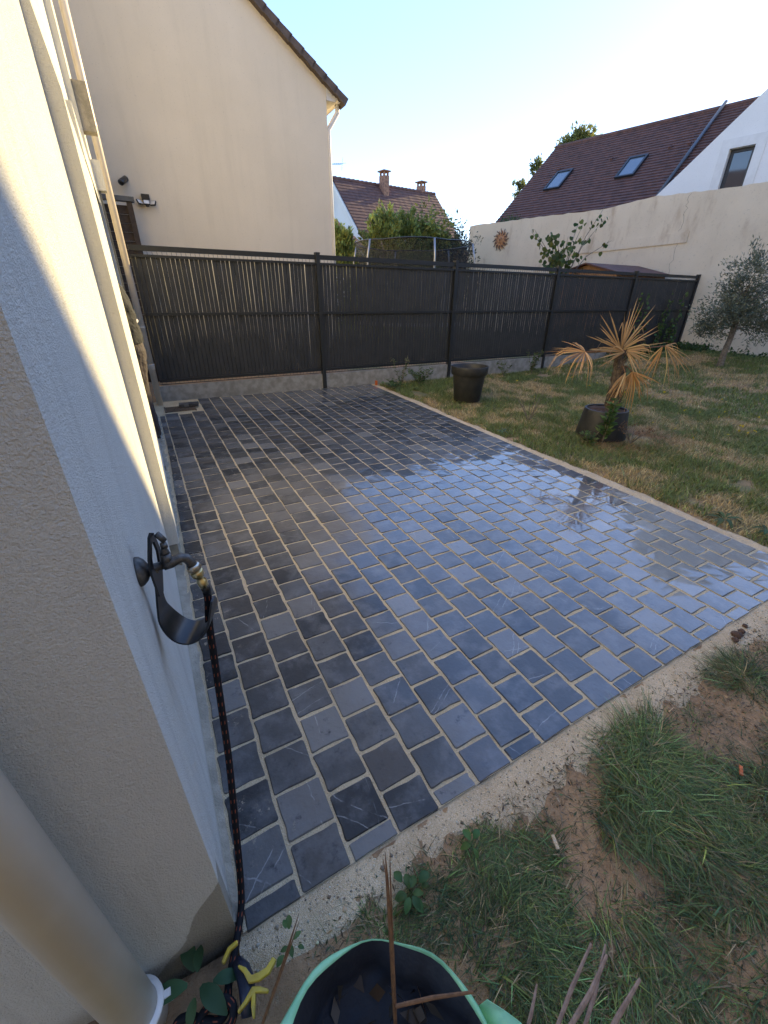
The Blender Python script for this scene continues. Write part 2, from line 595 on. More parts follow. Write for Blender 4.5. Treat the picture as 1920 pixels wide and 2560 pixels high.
def np_mesh(name, V, F, mat, parent=None, col=None, smooth=False, loc=None):
    V = np.asarray(V, np.float32).reshape(-1, 3)
    o0 = np.array(origin(parent)) if parent is not None else np.zeros(3)
    base = np.array(loc, float) if loc is not None else o0
    V = V - base.astype(np.float32)
    F = np.asarray(F, np.int32)
    me = bpy.data.meshes.new(name)
    me.vertices.add(len(V))
    me.vertices.foreach_set('co', V.ravel())
    k = F.shape[1]
    me.loops.add(F.size)
    me.loops.foreach_set('vertex_index', F.ravel())
    me.polygons.add(len(F))
    me.polygons.foreach_set('loop_start', np.arange(0, F.size, k, dtype=np.int32))
    me.polygons.foreach_set('loop_total', np.full(len(F), k, np.int32))
    if smooth:
        me.polygons.foreach_set('use_smooth', np.ones(len(F), bool))
    me.update(calc_edges=True)
    if col is not None:
        a = me.color_attributes.new('Col', 'FLOAT_COLOR', 'POINT')
        c4 = np.ones((len(V), 4), np.float32)
        c4[:, :3] = col
        a.data.foreach_set('color', c4.ravel())
    return link(name, me, mat, parent, tuple(base - o0))


def G(x, y):
    return 0.02482 * min(max(y, -3), 8) - 0.00724 * min(max(x, -3), 14)


def Gn(x, y):
    return 0.02482 * np.clip(y, -3, 8) - 0.00724 * np.clip(x, -3, 14)


def Ln(x, y):
    """lawn height"""
    t = np.clip((x - 6.5) / 5.5, 0, 1)
    return Gn(x, y) + .30 * t * t * (3 - 2 * t)


def L(x, y):
    return float(Ln(np.array(float(x)), np.array(float(y))))


_perm = rng.random((64, 64))


def vnoise(x, y, s=1.):
    x = np.asarray(x, float) * s + 100
    y = np.asarray(y, float) * s + 100
    xi, yi = np.floor(x).astype(int), np.floor(y).astype(int)
    fx, fy = x - xi, y - yi
    fx, fy = fx * fx * (3 - 2 * fx), fy * fy * (3 - 2 * fy)
    g = lambda a, b_: _perm[a % 64, b_ % 64]
    return (g(xi, yi) * (1 - fx) + g(xi + 1, yi) * fx) * (1 - fy) + (g(xi, yi + 1) * (1 - fx) + g(xi + 1, yi + 1) * fx) * fy


def fbm(x, y, s=1., o=4):
    t = 0
    a = .5
    for i in range(o):
        t = t + a * vnoise(x, y, s * 2 ** i)
        a *= .5
    return t / .9375


def grid(name, xs, ys, zf, mat, kind=None, parent=None):
    X, Y = np.meshgrid(xs, ys)
    Z = zf(X, Y)
    V = np.stack([X, Y, Z], -1).reshape(-1, 3)
    nx, ny = len(xs), len(ys)
    i = np.arange(nx - 1)[None, :] + np.arange(ny - 1)[:, None] * nx
    F = np.stack([i, i + 1, i + 1 + nx, i + nx], -1).reshape(-1, 4)
    o = np_mesh(name, V, F, mat, parent, smooth=True)
    if kind:
        o['kind'] = kind
    return o


# ------------------------------------------------------------------ ground
PX1, PY1 = XA + 22 * PW, 5.965            # patio right and far edges


def terr(X, Y):
    z = Ln(X, Y) - .022
    near = np.exp(-((Y + .6) / 1.3) ** 2) * (X < 5)
    z = z + near * ((fbm(X, Y, 5) - .5) * .045 + (fbm(X + 9, Y, 22, 4) - .5) * .030)
    z = z + (fbm(X, Y, 1.5) - .5) * .05 * (X > 3.7) * (Y < 6)
    inside = (X > -.3) & (X < PX1 + .02) & (Y > .0) & (Y < 6.4)
    z = np.where(inside, z - .06, z)
    return z


xs = np.concatenate([np.linspace(-70, -1, 14), np.linspace(-.8, 3.3, 170), np.linspace(3.34, 13, 150), np.linspace(14, 110, 20)])
ys = np.concatenate([np.linspace(-50, -2.2, 10), np.linspace(-2, .3, 100), np.linspace(.4, 7, 90), np.linspace(8, 120, 20)])
grid('lawn_ground', xs, ys, terr, M['soil'], 'structure')


def sand_near(X, Y):
    e = .075 + .05 * (vnoise(X, X * 0, 2.1) - .3) + .03 * vnoise(X, X * 0, 9)
    t = np.clip((-Y) / e, 0, 2)
    return Gn(X, Y) - .010 - .03 * np.clip(t - .55, 0, 2) ** 2 + (fbm(X, Y, 30, 3) - .5) * .008 + (fbm(X, Y, 6, 2) - .5) * .006


grid('sand_edging', np.linspace(-.016, 3.62, 240), np.linspace(-.17, .012, 26), sand_near, M['sand'], 'structure')


def sand_right(X, Y):
    e = .06 + .06 * (vnoise(Y, Y * 0, 1.7) - .3) + .04 * vnoise(Y, Y * 0, 7)
    t = np.clip((X - PX1) / e, 0, 3)
    return Gn(X, Y) - .009 + .012 * np.clip(t, 0, 1) - .05 * np.clip(t - .6, 0, 2) ** 2 + (fbm(X, Y, 30, 3) - .5) * .010


grid('sand_edging', np.linspace(PX1 - .012, PX1 + .21, 26), np.linspace(.012, 5.96, 320), sand_right, M['sand'], 'structure')

# ------------------------------------------------------------------ patio of slate pavers
bed = grid('patio', np.linspace(.0, PX1 - .004, 60), np.linspace(.004, PY1, 100),
           lambda X, Y: Gn(X, Y) - .0042 + (fbm(X, Y, 25, 2) - .5) * .0022, M['joint'], 'structure')


def paver_variant(seed):
    r = random.Random(seed)
    hx, hy = .5 * (PW - .0084), .5 * (PL - .0084)
    ring = []
    for cxs, cys, a0 in ((1, 1, 0), (-1, 1, 90), (-1, -1, 180), (1, -1, 270)):
        rad = r.uniform(.004, .010)
        jx, jy = r.uniform(-.0022, .0016), r.uniform(-.0022, .0016)
        for t in (0, 45, 90):
            a = R(a0 + t)
            ring.append((cxs * (hx + jx - rad) + rad * math.cos(a), cys * (hy + jy - rad) + rad * math.sin(a)))
    full = []
    for i in range(len(ring)):
        full.append(ring[i])
        if i % 3 == 2:
            a_, b_ = ring[i], ring[(i + 1) % len(ring)]
            for t in (.33, .68):
                t += r.uniform(-.12, .12)
                chip = -r.uniform(0, .0012) if r.random() < .8 else -r.uniform(.002, .0045)
                px, py = a_[0] + (b_[0] - a_[0]) * t, a_[1] + (b_[1] - a_[1]) * t
                kk = 1 + chip / math.hypot(px, py)
                full.append((px * kk, py * kk))
    ring = full
    n = len(ring)
    vs = []
    for (x, y) in ring:
        k = 1 - .0035 / math.hypot(x, y)
        vs.append((x * k, y * k, r.uniform(-.0006, .0006)))
    for (x, y) in ring:
        vs.append((x, y, -.0045 + r.uniform(-.001, .001)))
    for (x, y) in ring:
        vs.append((x, y, -.03))
    fs = [tuple(range(n))]
    for b_ in (0, n):
        for i in range(n):
            j = (i + 1) % n
            fs.append((b_ + i, b_ + n + i, b_ + n + j, b_ + j))
    return vs, fs


NV = 28
pv = [paver_variant(s) for s in range(NV)]
pmesh = []
for vs, fs in pv:
    me = bpy.data.meshes.new('paver')
    me.from_pydata(vs, [], fs)
    me.materials.append(M['paver'])
    pmesh.append(me)

spots = []
for c in range(22):
    off = .055 + (.0755 if c % 2 else 0.)
    ya = .0
    k = 0
    yb = off
    while ya < PY1 - .02:
        y1 = min(yb, PY1)
        x0, x1 = XA + c * PW, XA + (c + 1) * PW
        if c == 0:
            x0 = max(x0, min(.024 * ya + .004, .095))
        if not (c <= 3 and ya > 5.17):
            if y1 - ya > .03:
                spots.append((.5 * (x0 + x1), .5 * (ya + y1), (x1 - x0) / PW, (y1 - ya) / PL))
        ya, yb = y1, y1 + PL
camp = np.array([.098, -.548])
spots.sort(key=lambda s: math.hypot(s[0] - camp[0], s[1] - camp[1]))
sn = Vector((0.00724, -0.02482, 1)).normalized()
base_q = Vector((0, 0, 1)).rotation_difference(sn)
SV, SF = [], []
for i, (px, py, fx, fy) in enumerate(spots):
    va = random.randrange(NV)
    tilt = Matrix.Rotation(random.gauss(0, R(.38)), 4, 'X') @ Matrix.Rotation(random.gauss(0, R(.38)), 4, 'Y') @ Matrix.Rotation(random.gauss(0, R(.5)), 4, 'Z')
    if random.random() < .5:
        tilt = tilt @ Matrix.Rotation(math.pi, 4, 'Z')
    # joints keep their width on cut stones
    sxx = (fx * PW - .0084) / (PW - .0084)
    syy = (fy * PL - .0084) / (PL - .0084)
    mw = Matrix.Translation((px + random.gauss(0, .0008), py + random.gauss(0, .0012), G(px, py) + random.gauss(0, .0007))) @ base_q.to_matrix().to_4x4() @ tilt @ Matrix.Diagonal((sxx, syy, 1, 1))
    if i < 300:
        o = bpy.data.objects.new('paver', pmesh[va])
        COL.objects.link(o)
        o.parent = bed
        o.matrix_local = mw
    else:
        k = len(SV)
        SV += [tuple(mw @ Vector(p)) for p in pv[va][0]]
        SF += [tuple(q + k for q in f) for f in pv[va][1]]
me = bpy.data.meshes.new('far_pavers')
me.from_pydata(SV, [], SF)
fp = link('far_pavers', me, M['paver'], bed)
fp['kind'] = 'stuff'

# ------------------------------------------------------------------ our house
WX = -.014
house = thing('house', (-2, 3, 0), 'cream rendered house wall with corner, projecting pier and doorway beside the patio', 'house')
m = MB()
m.box(-7, WX, .021, 1.77, -.15, 6.5)
fixn(m.build('wall', M['plaster'], house))
# pier: projects 5.5 cm, fades back into the wall above 2.1 m
m = MB()
px_, y0_, y1_ = .041, 1.77, 3.35
prof = [(-.3, .0), (px_ - .003, .19), (px_, .2), (px_, 2.10), (-.006, 2.52), (-.006, 6.5), (-.3, 6.5)]
prof = [(-.3, .18)] + prof[1:]
m.prism([(x, y0_, z) for x, z in prof], (0, y1_ - y0_, 0))
fixn(m.build('pier', M['plaster'], house))
m = MB()
m.box(-7, -.30, 1.772, 6.6, -.15, 6.5)
m.box(-.3, .036, y1_, 5.0, 2.22, 2.5)
m.box(-.3, -.008, y1_, 5.0, 2.5, 6.5)
m.box(-.3, .046, 5.0, 6.6, -.15, 6.5)
fixn(m.build('far_wall', M['plaster'], house))
m = MB()
m.box(-.3, .028, 1.775, y1_ - .005, -.1, .185)
fixn(m.build('plinth', M['mortar'], house))
m = MB()
for a, b_ in ((3.352, 3.43), (4.13, 4.21), (4.92, 4.998)):
    m.box(-.29, -.23, a, b_, .12, 2.215)
m.box(-.285, -.235, 3.43, 4.92, .12, .2)
m.box(-.285, -.235, 3.43, 4.92, 2.14, 2.21)
door = m.build('patio_door', M['frame_dark'], house)
MB().box(-.27, -.255, 3.43, 4.13, .2, 2.14).build('pane', M['glass'], door)
MB().box(-.27, -.255, 4.21, 4.92, .2, 2.14).build('pane', M['glass'], door)
MB().box(-.3, .05, y1_ + .003, 4.997, -.1, .118).build('door_step', M['concrete'], house)
# two rough blocks high on the far wall
m = MB()
m.box(.0465, .155, 5.03, 5.16, 2.76, 3.10)
blk = fixn(m.build('lintel_block', M['mortar'], house))
blk['label'] = 'rough unfinished block high on the wall'
m = MB()
m.box(.0465, .118, 5.03, 5.17, 2.33, 2.56)
m.box(.0465, .088, 5.172, 5.20, 2.35, 2.54)
fixn(m.build('lintel_block', M['plaster'], house))
MB().box(.0465, .064, 5.05, 5.16, .25, 2.329).build('shutter_rail', M['lead'], house)
m = MB()                                                  # rough mortar fillet between wall and stones
V = []
n = 120
ysr = np.linspace(.03, 5.2, n)
wid = np.clip(.022 * ysr - .008, -.004, .10)
prof_n = 6
VV = []
for i, y in enumerate(ysr):
    xa_ = WX if y < 1.77 else -.02
    for k in range(prof_n):
        t = k / (prof_n - 1)
        x = xa_ + (wid[i] + .012 - xa_) * t
        z = G(x, y) + .012 * (1 - t) ** 1.5 - .006 * t + random.uniform(-.002, .002)
        VV.append((x, y, z))
FF = [(i * prof_n + k, i * prof_n + k + 1, (i + 1) * prof_n + k + 1, (i + 1) * prof_n + k) for i in range(n - 1) for k in range(prof_n - 1)]
ms = np_mesh('mortar_strip', VV, FF, M['mortar'], None, smooth=True)
ms['kind'] = 'structure'


# unseen house added behind the viewer to dim and warm the near wall
rear = thing('added_rear_house', (2, -7, 0), 'added unseen grey house with brown roof behind the viewpoint, shaping light on the near wall', 'house')
m = MB()
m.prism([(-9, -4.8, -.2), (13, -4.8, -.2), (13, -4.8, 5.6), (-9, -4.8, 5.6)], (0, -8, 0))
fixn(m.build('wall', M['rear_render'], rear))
m = MB()
m.prism([(-9.3, -4.5, 5.61), (-9.3, -8.8, 9.0), (-9.3, -13.1, 5.61)], (22.6, 0, 0))
fixn(m.build('roof', M['roof_brown'], rear))
# downpipes
def downpipe(name, x, y, r, z0, z1, label, collars, side, mt='pvc_cream'):
    t = thing(name, (x, y, z0), label, 'drain pipe')
    MB().tube([(x, y, z0), (x, y, z1)], r, 28).build('pipe', M[mt], t, True)
    for zc in collars:
        m = MB()
        m.lathe([(r * 1.005, -.03), (r * 1.09, -.028), (r * 1.09, .026), (r * 1.13, .03), (r * 1.13, .038), (r * 1.005, .04)], 28, (x, y, zc))
        c = m.build('collar', M[mt], t, True)
    for zc in (1.1, 3.0):
        m = MB()
        m.lathe([(r * 1.002, -.012), (r * 1.05, -.012), (r * 1.05, .012), (r * 1.002, .012)], 24, (x, y, zc))
        if side == 'x':
            m.box(x - r - .05, x - r + .004, y - .012, y + .012, zc - .011, zc + .011)
        else:
            m.box(x - .012, x + .012, y + r - .004, y + r + .03, zc - .011, zc + .011)
        m.build('bracket', M[mt], t)
    return t


near_pipe = downpipe('drain_pipe', -.229, -.036, .044, .0, 6.3, 'thick cream drain pipe in the lower left corner of the near wall', [], 'y', 'pvc_pale')
m = MB()
m.lathe([(.0445, -.005), (.052, -.005), (.0525, .050), (.056, .052), (.056, .062), (.0445, .064)], 32, (-.229, -.036, .0))
boot = m.build('collar', M['pvc_pale'], near_pipe, True)
MB().box(-.182, -.160, -.044, -.030, .022, .055).build('lug', M['pvc_pale'], boot)
downpipe('drain_pipe', .139, 5.80, .038, .13, 6.3, 'slim cream drain pipe at the far end of the house wall by the fence', [.62], 'x')

# ------------------------------------------------------------------ tap, hanger, hose
TY, TZ = .322, .930
tap = thing('garden_tap', (WX, TY, TZ), 'old grey metal garden tap with brass hose coupling on the wall', 'tap')
m = MB()
m.lathe([(.0, -.002), (.031, -.002), (.0325, .002), (.031, .008), (.024, .016), (.015, .021), (.013, .022), (.0, .022)], 32, (WX, TY, TZ), 'X')
fixn(m.build('flange', M['tap_metal'], tap, True))
m = MB()
m.tube([(WX + .02, TY, TZ), (WX + .026, TY, TZ), (WX + .027, TY, TZ), (WX + .07, TY, TZ + .003)], [.012, .012, .0095, .0095], 16)
m.tube([(.036, TY, TZ + .003), (.052, TY, TZ + .004), (.062, TY, TZ + .007), (.072, TY, TZ + .009), (.082, TY, TZ + .005), (.088, TY, TZ - .006), (.0905, TY, TZ - .017)],
       [.0135, .013, .0115, .0105, .0105, .0105, .011], 16)
m.tube([(.045, TY, TZ + .002), (.045, TY, TZ + .028)], [.012, .0105], 16)
fixn(m.build('body', M['tap_metal'], tap, True))
m = MB()
m.tube([(.045, TY, TZ + .028), (.045, TY, TZ + .034), (.0455, TY, TZ + .04), (.047, TY, TZ + .043)], [.009, .009, .0065, .006], 14)
m.tube([(.047, TY, TZ + .043), (.0465, TY, TZ + .054)], [.0075, .0065], 10)
m.tube([(.0505, TY, TZ + .058), (.040, TY, TZ + .078)], [.0066, .0072], 12, flat=.7)
fixn(m.build('lever', M['bark_grey'] if False else M['tap_metal'], tap, True))
m = MB()
ax = Vector((.014, 0, -.066)).normalized()
c0 = Vector((.0905, TY, TZ - .015))
pr = [(0, .0135), (.004, .0145), (.014, .0145), (.016, .0084), (.018, .0084)]
m.tube([c0 + ax * a for a, _ in pr], [b_ for _, b_ in pr], 20)
fixn(m.build('coupling_ring', M['chrome'], tap, True))
m = MB()
pr = [(.018, .0135), (.020, .0145), (.032, .0140), (.034, .012), (.038, .0084), (.044, .0084), (.048, .0112), (.066, .0108), (.068, .0084)]
m.tube([c0 + ax * a for a, _ in pr], [b_ for _, b_ in pr], 20)
cp = fixn(m.build('brass_coupling', M['brass'], tap, True))
m = MB()
for k in range(26):
    a = 2 * math.pi * k / 26
    u1 = ax.orthogonal().normalized()
    u2 = ax.cross(u1)
    d = u1 * math.cos(a) + u2 * math.sin(a)
    m.tube([c0 + ax * .005 + d * .0145, c0 + ax * .0135 + d * .0145], .0007, 4)
m.build('knurling', M['chrome'], tap)

hang = thing('hose_hanger', (.02, TY, TZ), 'black plastic hose hanger with curved cradle hooked over the wall tap', 'hose hanger')
m = MB()
# upright plate with a keyhole slot, standing square to the tap neck
outer = [(0.000, .086), (.010, .080), (.026, .035), (.026, .0), (.010, -.070), (.004, -.074), (-.004, -.074), (-.010, -.070), (-.026, .0), (-.026, .035), (-.010, .080)]
inner = [(0.000, .066), (.006, .060), (.015, .032), (.015, .006), (.010, -.006), (.004, -.012), (-.004, -.012), (-.010, -.006), (-.015, .006), (-.015, .032), (-.006, .060)]
xp = .0195
tl = lambda y, z: (xp + .10 * z, TY + y, TZ + z)           # plate leans out a little
n = len(outer)
vs = [tl(*p) for p in outer] + [tl(*p) for p in inner]
vs += [(x + .005, y, z) for x, y, z in vs]
fs = []
for i in range(n):
    j = (i + 1) % n
    fs += [(i, j, n + j, n + i), (2 * n + i, 3 * n + i, 3 * n + j, 2 * n + j), (i, 2 * n + i, 2 * n + j, j), (n + i, n + j, 3 * n + j, 3 * n + i)]
m.add(vs, fs)
fixn(m.build('slotted_plate', M['black_plastic'], hang))
m = MB()
# the cradle: strap from the plate, flaring into a wide half round trough, up to an end stop
path = [(.014, -.012, .010), (.010, -.05, .012), (.004, -.105, .020), (.006, -.135, .030), (.018, -.165, .036), (.036, -.186, .038),
        (.060, -.193, .038), (.084, -.184, .037), (.103, -.165, .036), (.115, -.140, .034), (.121, -.115, .026), (.124, -.094, .010)]
_p = np.array(path)
_e = np.vstack([2 * _p[0] - _p[1], _p, 2 * _p[-1] - _p[-2]])
path = []
for i in range(len(_p) - 1):
    for t in (0, .25, .5, .75):
        q0, q1, q2, q3 = _e[i:i + 4]
        path.append(tuple(.5 * (2 * q1 + (q2 - q0) * t + (2 * q0 - 5 * q1 + 4 * q2 - q3) * t * t + (3 * q1 - q0 - 3 * q2 + q3) * t ** 3)))
path.append(tuple(_p[-1]))
vs, fs = [], []
th_ = .0045
for i, (x, z, hw) in enumerate(path):
    a = path[max(i - 1, 0)]
    b_ = path[min(i + 1, len(path) - 1)]
    t_ = Vector((b_[0] - a[0], 0, b_[1] - a[1])).normalized()
    nrm = Vector((-t_.z, 0, t_.x))
    for s_, off in ((-1, 0), (1, 0), (1, th_), (-1, th_)):
        vs.append((x + nrm.x * off, TY + .004 + s_ * hw, TZ + z + nrm.z * off))
for i in range(len(path) - 1):
    for k in range(4):
        fs.append((i * 4 + k, i * 4 + (k + 1) % 4, (i + 1) * 4 + (k + 1) % 4, (i + 1) * 4 + k))
fs += [(0, 1, 2, 3), tuple(len(vs) - 4 + k for k in (3, 2, 1, 0))]
m.add(vs, fs)
cr = fixn(m.build('cradle', M['black_plastic'], hang, True))
cr.modifiers.new('e', 'EDGE_SPLIT').split_angle = R(50)
hang.rotation_euler = (0, 0, R(-24))


def hose_mesh(name, pts, r, parent, n=30, step=.003):
    P = np.array(pts, float)
    # catmull-rom resample
    ext = np.vstack([2 * P[0] - P[1], P, 2 * P[-1] - P[-2]])
    out = []
    for i in range(len(P) - 1):
        p0, p1, p2, p3 = ext[i:i + 4]
        k = max(2, int(np.linalg.norm(p2 - p1) / step))
        for t in np.arange(k) / k:
            out.append(.5 * (2 * p1 + (p2 - p0) * t + (2 * p0 - 5 * p1 + 4 * p2 - p3) * t * t + (3 * p1 - p0 - 3 * p2 + p3) * t ** 3))
    out.append(P[-1])
    m = MB().tube(out, r, n)
    o = m.build(name, M['hose'], parent, True)
    me = o.data
    at = me.color_attributes.new('Col', 'FLOAT_COLOR', 'POINT')
    cols = np.ones((len(me.vertices), 4), np.float32)
    idx = np.arange(len(me.vertices))
    ring, seg = idx // n, idx % n
    per = 9
    cols[:, :3] = (.010, .010, .012)
    ph = (ring % per)
    tick = (ph < 3) & (seg % 5 == 0)
    cols[tick, :3] = (.34, .085, .04)
    at.data.foreach_set('color', cols.ravel())
    return o


hose = thing('garden_hose', (.0, .03, .01), 'black braided garden hose with orange flecks hanging from the tap', 'hose')
hpts = [tuple(c0 + ax * .066), (.1055, .320, .815), (.095, .316, .744), (.088, .303, .653), (.077, .272, .517), (.063, .222, .364), (.041, .152, .202),
        (.024, .100, .080), (.010, .058, .018), (-.006, .018, .006), (-.026, -.028, .008), (-.048, -.078, .012), (-.055, -.112, .016), (-.075, -.125, .022), (-.105, -.110, .028), (-.135, -.088, .024), (-.160, -.085, .016),
        (-.165, -.12, .012), (-.13, -.15, .012), (-.09, -.148, .016), (-.052, -.142, .024), (-.043, -.120, .034), (-.062, -.100, .038), (-.092, -.098, .036), (-.12, -.115, .03), (-.14, -.16, .014), (-.10, -.22, .012)]
hose_mesh('braided_tube', hpts, .0088, hose)
m = MB()
e0 = c0 + ax * .062
m.tube([e0, e0 + Vector((.003, 0, -.012)), e0 + Vector((.004, 0, -.034))], [.0108, .011, .0084], 14)
m.build('sleeve', M['black_plastic'], hose, True)

# ------------------------------------------------------------------ fence
FY = 6.04
fence = thing('panel_fence', (6, FY, .1), 'anthracite wire panel fence filled with dark slats on a concrete plinth', 'fence')
ZT, ZM, ZB = 1.985, 1.233, .385
slat_me = []
for s in range(10):
    r = random.Random(50 + s)
    hs = [0, .18, .38, .62, .83, 1.1, 1.49]
    V_, F_ = [], []
    drift = 0
    for k, hz in enumerate(hs):
        w_ = .0520 + r.uniform(-.0010, .0010) + (.0065 if hz < .5 else 0.) * r.random()
        drift = r.uniform(-.0011, .0011)
        bow = .002 * r.uniform(-1, 1)
        V_ += [(drift - w_ / 2, bow, hz), (drift - w_ / 2 + .006, bow - .006, hz), (drift + w_ / 2 - .006, bow - .006, hz), (drift + w_ / 2, bow, hz)]
    for k in range(len(hs) - 1):
        for q in range(3):
            F_.append((k * 4 + q, k * 4 + q + 1, k * 4 + q + 5, k * 4 + q + 4))
        F_.append((k * 4 + 3, k * 4, k * 4 + 4, k * 4 + 7))
    me = bpy.data.meshes.new('slat')
    me.from_pydata(V_, [], F_)
    me.materials.append(M['anth_slat'])
    slat_me.append(me)
bays = [(.20, 2.556)] + [(2.616 + 2.5 * k, 5.056 + 2.5 * k) for k in range(4)]
for bi, (xa_, xb_) in enumerate(bays):
    m = MB()
    m.box(xa_, xb_, FY - .022, FY + .022, ZT - .058, ZT)            # cover strip
    m.box(xa_, xb_, FY - .032, FY - .006, ZT - .125, ZT - .096)
    m.box(xa_, xb_, FY - .034, FY - .006, ZM - .018, ZM + .016)
    m.box(xa_, xb_, FY - .034, FY - .006, ZB + .010, ZB + .040)
    m.box(xa_, xb_, FY - .020, FY - .006, ZB - .03, ZB - .022)
    k = int((xb_ - xa_) / .0542)
    pit = (xb_ - xa_) / k
    for q in range(k):                                              # wires
        xw = xa_ + (q + .5) * pit
        m.box(xw - .0018, xw + .0018, FY + .004, FY + .0075, ZB - .03, ZT - .05)
    pan = m.build('fence_panel', M['anth'], fence, loc=(xa_, FY, .1))
    wob = rng.normal(0, 1, k)
    for q in range(k):
        o = bpy.data.objects.new('slat', slat_me[random.randrange(10)])
        COL.objects.link(o)
        o.parent = pan
        o.location = ((q + .5) * pit + wob[q] * .0007, .002, ZB - .1)
        o.rotation_euler = (0, random.gauss(0, .0005), random.gauss(0, .010))
        if random.random() < .5:
            o.scale = (-1, 1, 1)
    m = MB()
    gz = .5 * (L(xa_, FY) + L(xb_, FY))
    m.box(xa_ - .03, xb_ + .03, FY - .024, FY + .02, gz - .15, max(ZB - .045, gz + .02))
    o = m.build('concrete_plinth', M['concrete'], fence)
for k in range(1, 6):
    xp_ = .086 + 2.5 * k
    m = MB()
    m.box(xp_ - .029, xp_ + .029, FY - .045, FY + .03, .0, ZT + .012)
    m.box(xp_ - .032, xp_ + .032, FY - .048, FY + .033, ZT + .0084, ZT + .03)
    m.build('post', M['anth'], fence)

# drain in the far corner
dr = thing('drain_cover', (.37, 5.55, G(.37, 5.55)), 'square drain cover with wire grate in the corner by the drain pipe', 'drain cover')
z = G(.37, 5.55)
m = MB()
m.box(.10, .62, 5.30, 5.94, z - .05, z - .013)
m.build('sand_bed', M['sand'], dr)
m = MB()
for k in range(13):
    yy = 5.34 + k * .022
    m.box(.18, .53, yy, yy + .008, z - .006, z + .003)
m.box(.17, .185, 5.33, 5.63, z - .012, z + .006)
m.box(.525, .54, 5.33, 5.63, z - .012, z + .006)
m.build('grate', M['bark'], dr)
m = MB()
m.add([(.35, 5.50, z + .012), (.58, 5.47, z + .014), (.60, 5.60, z + .014), (.36, 5.63, z + .012), (.35, 5.50, z + .045), (.58, 5.47, z + .047), (.60, 5.60, z + .047), (.36, 5.63, z + .045)],
      [(3, 2, 1, 0), (4, 5, 6, 7), (0, 1, 5, 4), (1, 2, 6, 5), (2, 3, 7, 6), (3, 0, 4, 7)])
o = m.build('loose_paver', M['paver'], None, loc=(.47, 5.55, z + .012))
tag(o, 'single loose dark paver lying on the drain grate', 'paver')
o = MB().box(3.45, 3.485, 5.86, 5.89, G(3.4, 5.8) - .02, G(3.4, 5.8) + .07).build('marker_peg', M['orange'], None, loc=(3.467, 5.875, G(3.4, 5.8)))
tag(o, 'small orange peg at the far corner of the patio', 'peg')


# ------------------------------------------------------------------ plants
def blades(P, hgt, wid, lean, col, segs=2, az=None, droop=0.):
    n = len(P)
    if az is None:
        az = rng.uniform(0, 2 * np.pi, n)
    d = np.stack([np.cos(az), np.sin(az), 0 * az], -1)
    sw = np.stack([-np.sin(az), np.cos(az), 0 * az], -1)
    tw = rng.uniform(0, np.pi, n)
    side = sw * np.cos(tw)[:, None] + d * np.sin(tw)[:, None] * .6
    V = np.zeros((n, 2 * segs + 1, 3))
    for k in range(segs + 1):
        t = k / segs
        up = hgt * (t - droop * t * t)
        out = lean * t ** 1.7
        c = P + d * out[:, None]
        c[:, 2] += up
        w = wid * (1 - t) ** .6 * .5
        if k < segs:
            V[:, 2 * k] = c - side * w[:, None]
            V[:, 2 * k + 1] = c + side * w[:, None]
        else:
            V[:, 2 * k] = c
    nv = 2 * segs + 1
    tri = []
    for k in range(segs - 1):
        tri += [(2 * k, 2 * k + 1, 2 * k + 3), (2 * k, 2 * k + 3, 2 * k + 2)]
    tri.append((2 * segs - 2, 2 * segs - 1, 2 * segs))
    F = (np.arange(n)[:, None, None] * nv + np.array(tri)[None]).reshape(-1, 3)
    C = np.repeat(col, nv, 0)
    return V.reshape(-1, 3), F, C


def leaves(P, D, Lg, Wd, col, fold=.0):
    """diamond leaves at P pointing along D"""
    n = len(P)
    D = D / np.linalg.norm(D, axis=1)[:, None]
    rv = rng.normal(size=(n, 3))
    S = np.cross(D, rv)
    S /= np.linalg.norm(S, axis=1)[:, None] + 1e-9
    Lg = np.broadcast_to(np.asarray(Lg, float), (n,))[:, None]
    Wd = np.broadcast_to(np.asarray(Wd, float), (n,))[:, None]
    V = np.stack([P, P + D * Lg * .45 - S * Wd * .5, P + D * Lg, P + D * Lg * .45 + S * Wd * .5], 1)
    F = np.arange(4 * n).reshape(n, 4)
    C = np.repeat(col, 4, 0)
    return V.reshape(-1, 3), F, C


def vary(c, n, s=.25, warm=.1):
    c = np.asarray(c, float)
    k = np.exp(rng.normal(0, s, (n, 1)))
    w = rng.normal(0, warm, (n, 1))
    o = c * k
    o[:, :1] *= 1 + w
    o[:, 2:] *= 1 - w
    return np.clip(o, .003, .9)


# --- lawn grass
def lawn_mask(X, Y):
    g = fbm(X, Y, 1.1, 4)
    return g


def scatter(x0, x1, y0, y1, n):
    return rng.uniform(x0, x1, n), rng.uniform(y0, y1, n)


parts = []


def put(X, Y, hmul, wid, segs, lean, zoff=-.02, drybias=0.):
    n = len(X)
    g = fbm(X, Y, 1.3, 4)
    g2 = fbm(X + 31, Y + 7, 4.5, 4)
    dry = np.clip((.50 - g) * 3.2 + (.5 - g2) * 3.4 + .22 + drybias + rng.normal(0, .28, n), 0, 1)[:, None]
    green = vary((.165, .205, .055), n, .32, .12)
    straw = vary((.52, .39, .19), n, .30, .08)
    col = np.where(dry > .55, straw, green * (1 - .4 * dry) + straw * .4 * dry)
    Z = terr(X, Y)
    P = np.stack([X, Y, Z - .006], -1)
    h_ = rng.uniform(.4, 1., n) * hmul * (1 - .3 * dry[:, 0])
    return blades(P, h_, wid * rng.uniform(.6, 1.2, n), h_ * lean * rng.uniform(.2, 1.6, n), col, segs, droop=.25)


def joinblades(lst):
    V, F, C, k = [], [], [], 0
    for v, f, c in lst:
        V.append(v)
        F.append(f + k)
        C.append(c)
        k += len(v)
    return np.vstack(V), np.vstack(F), np.vstack(C)


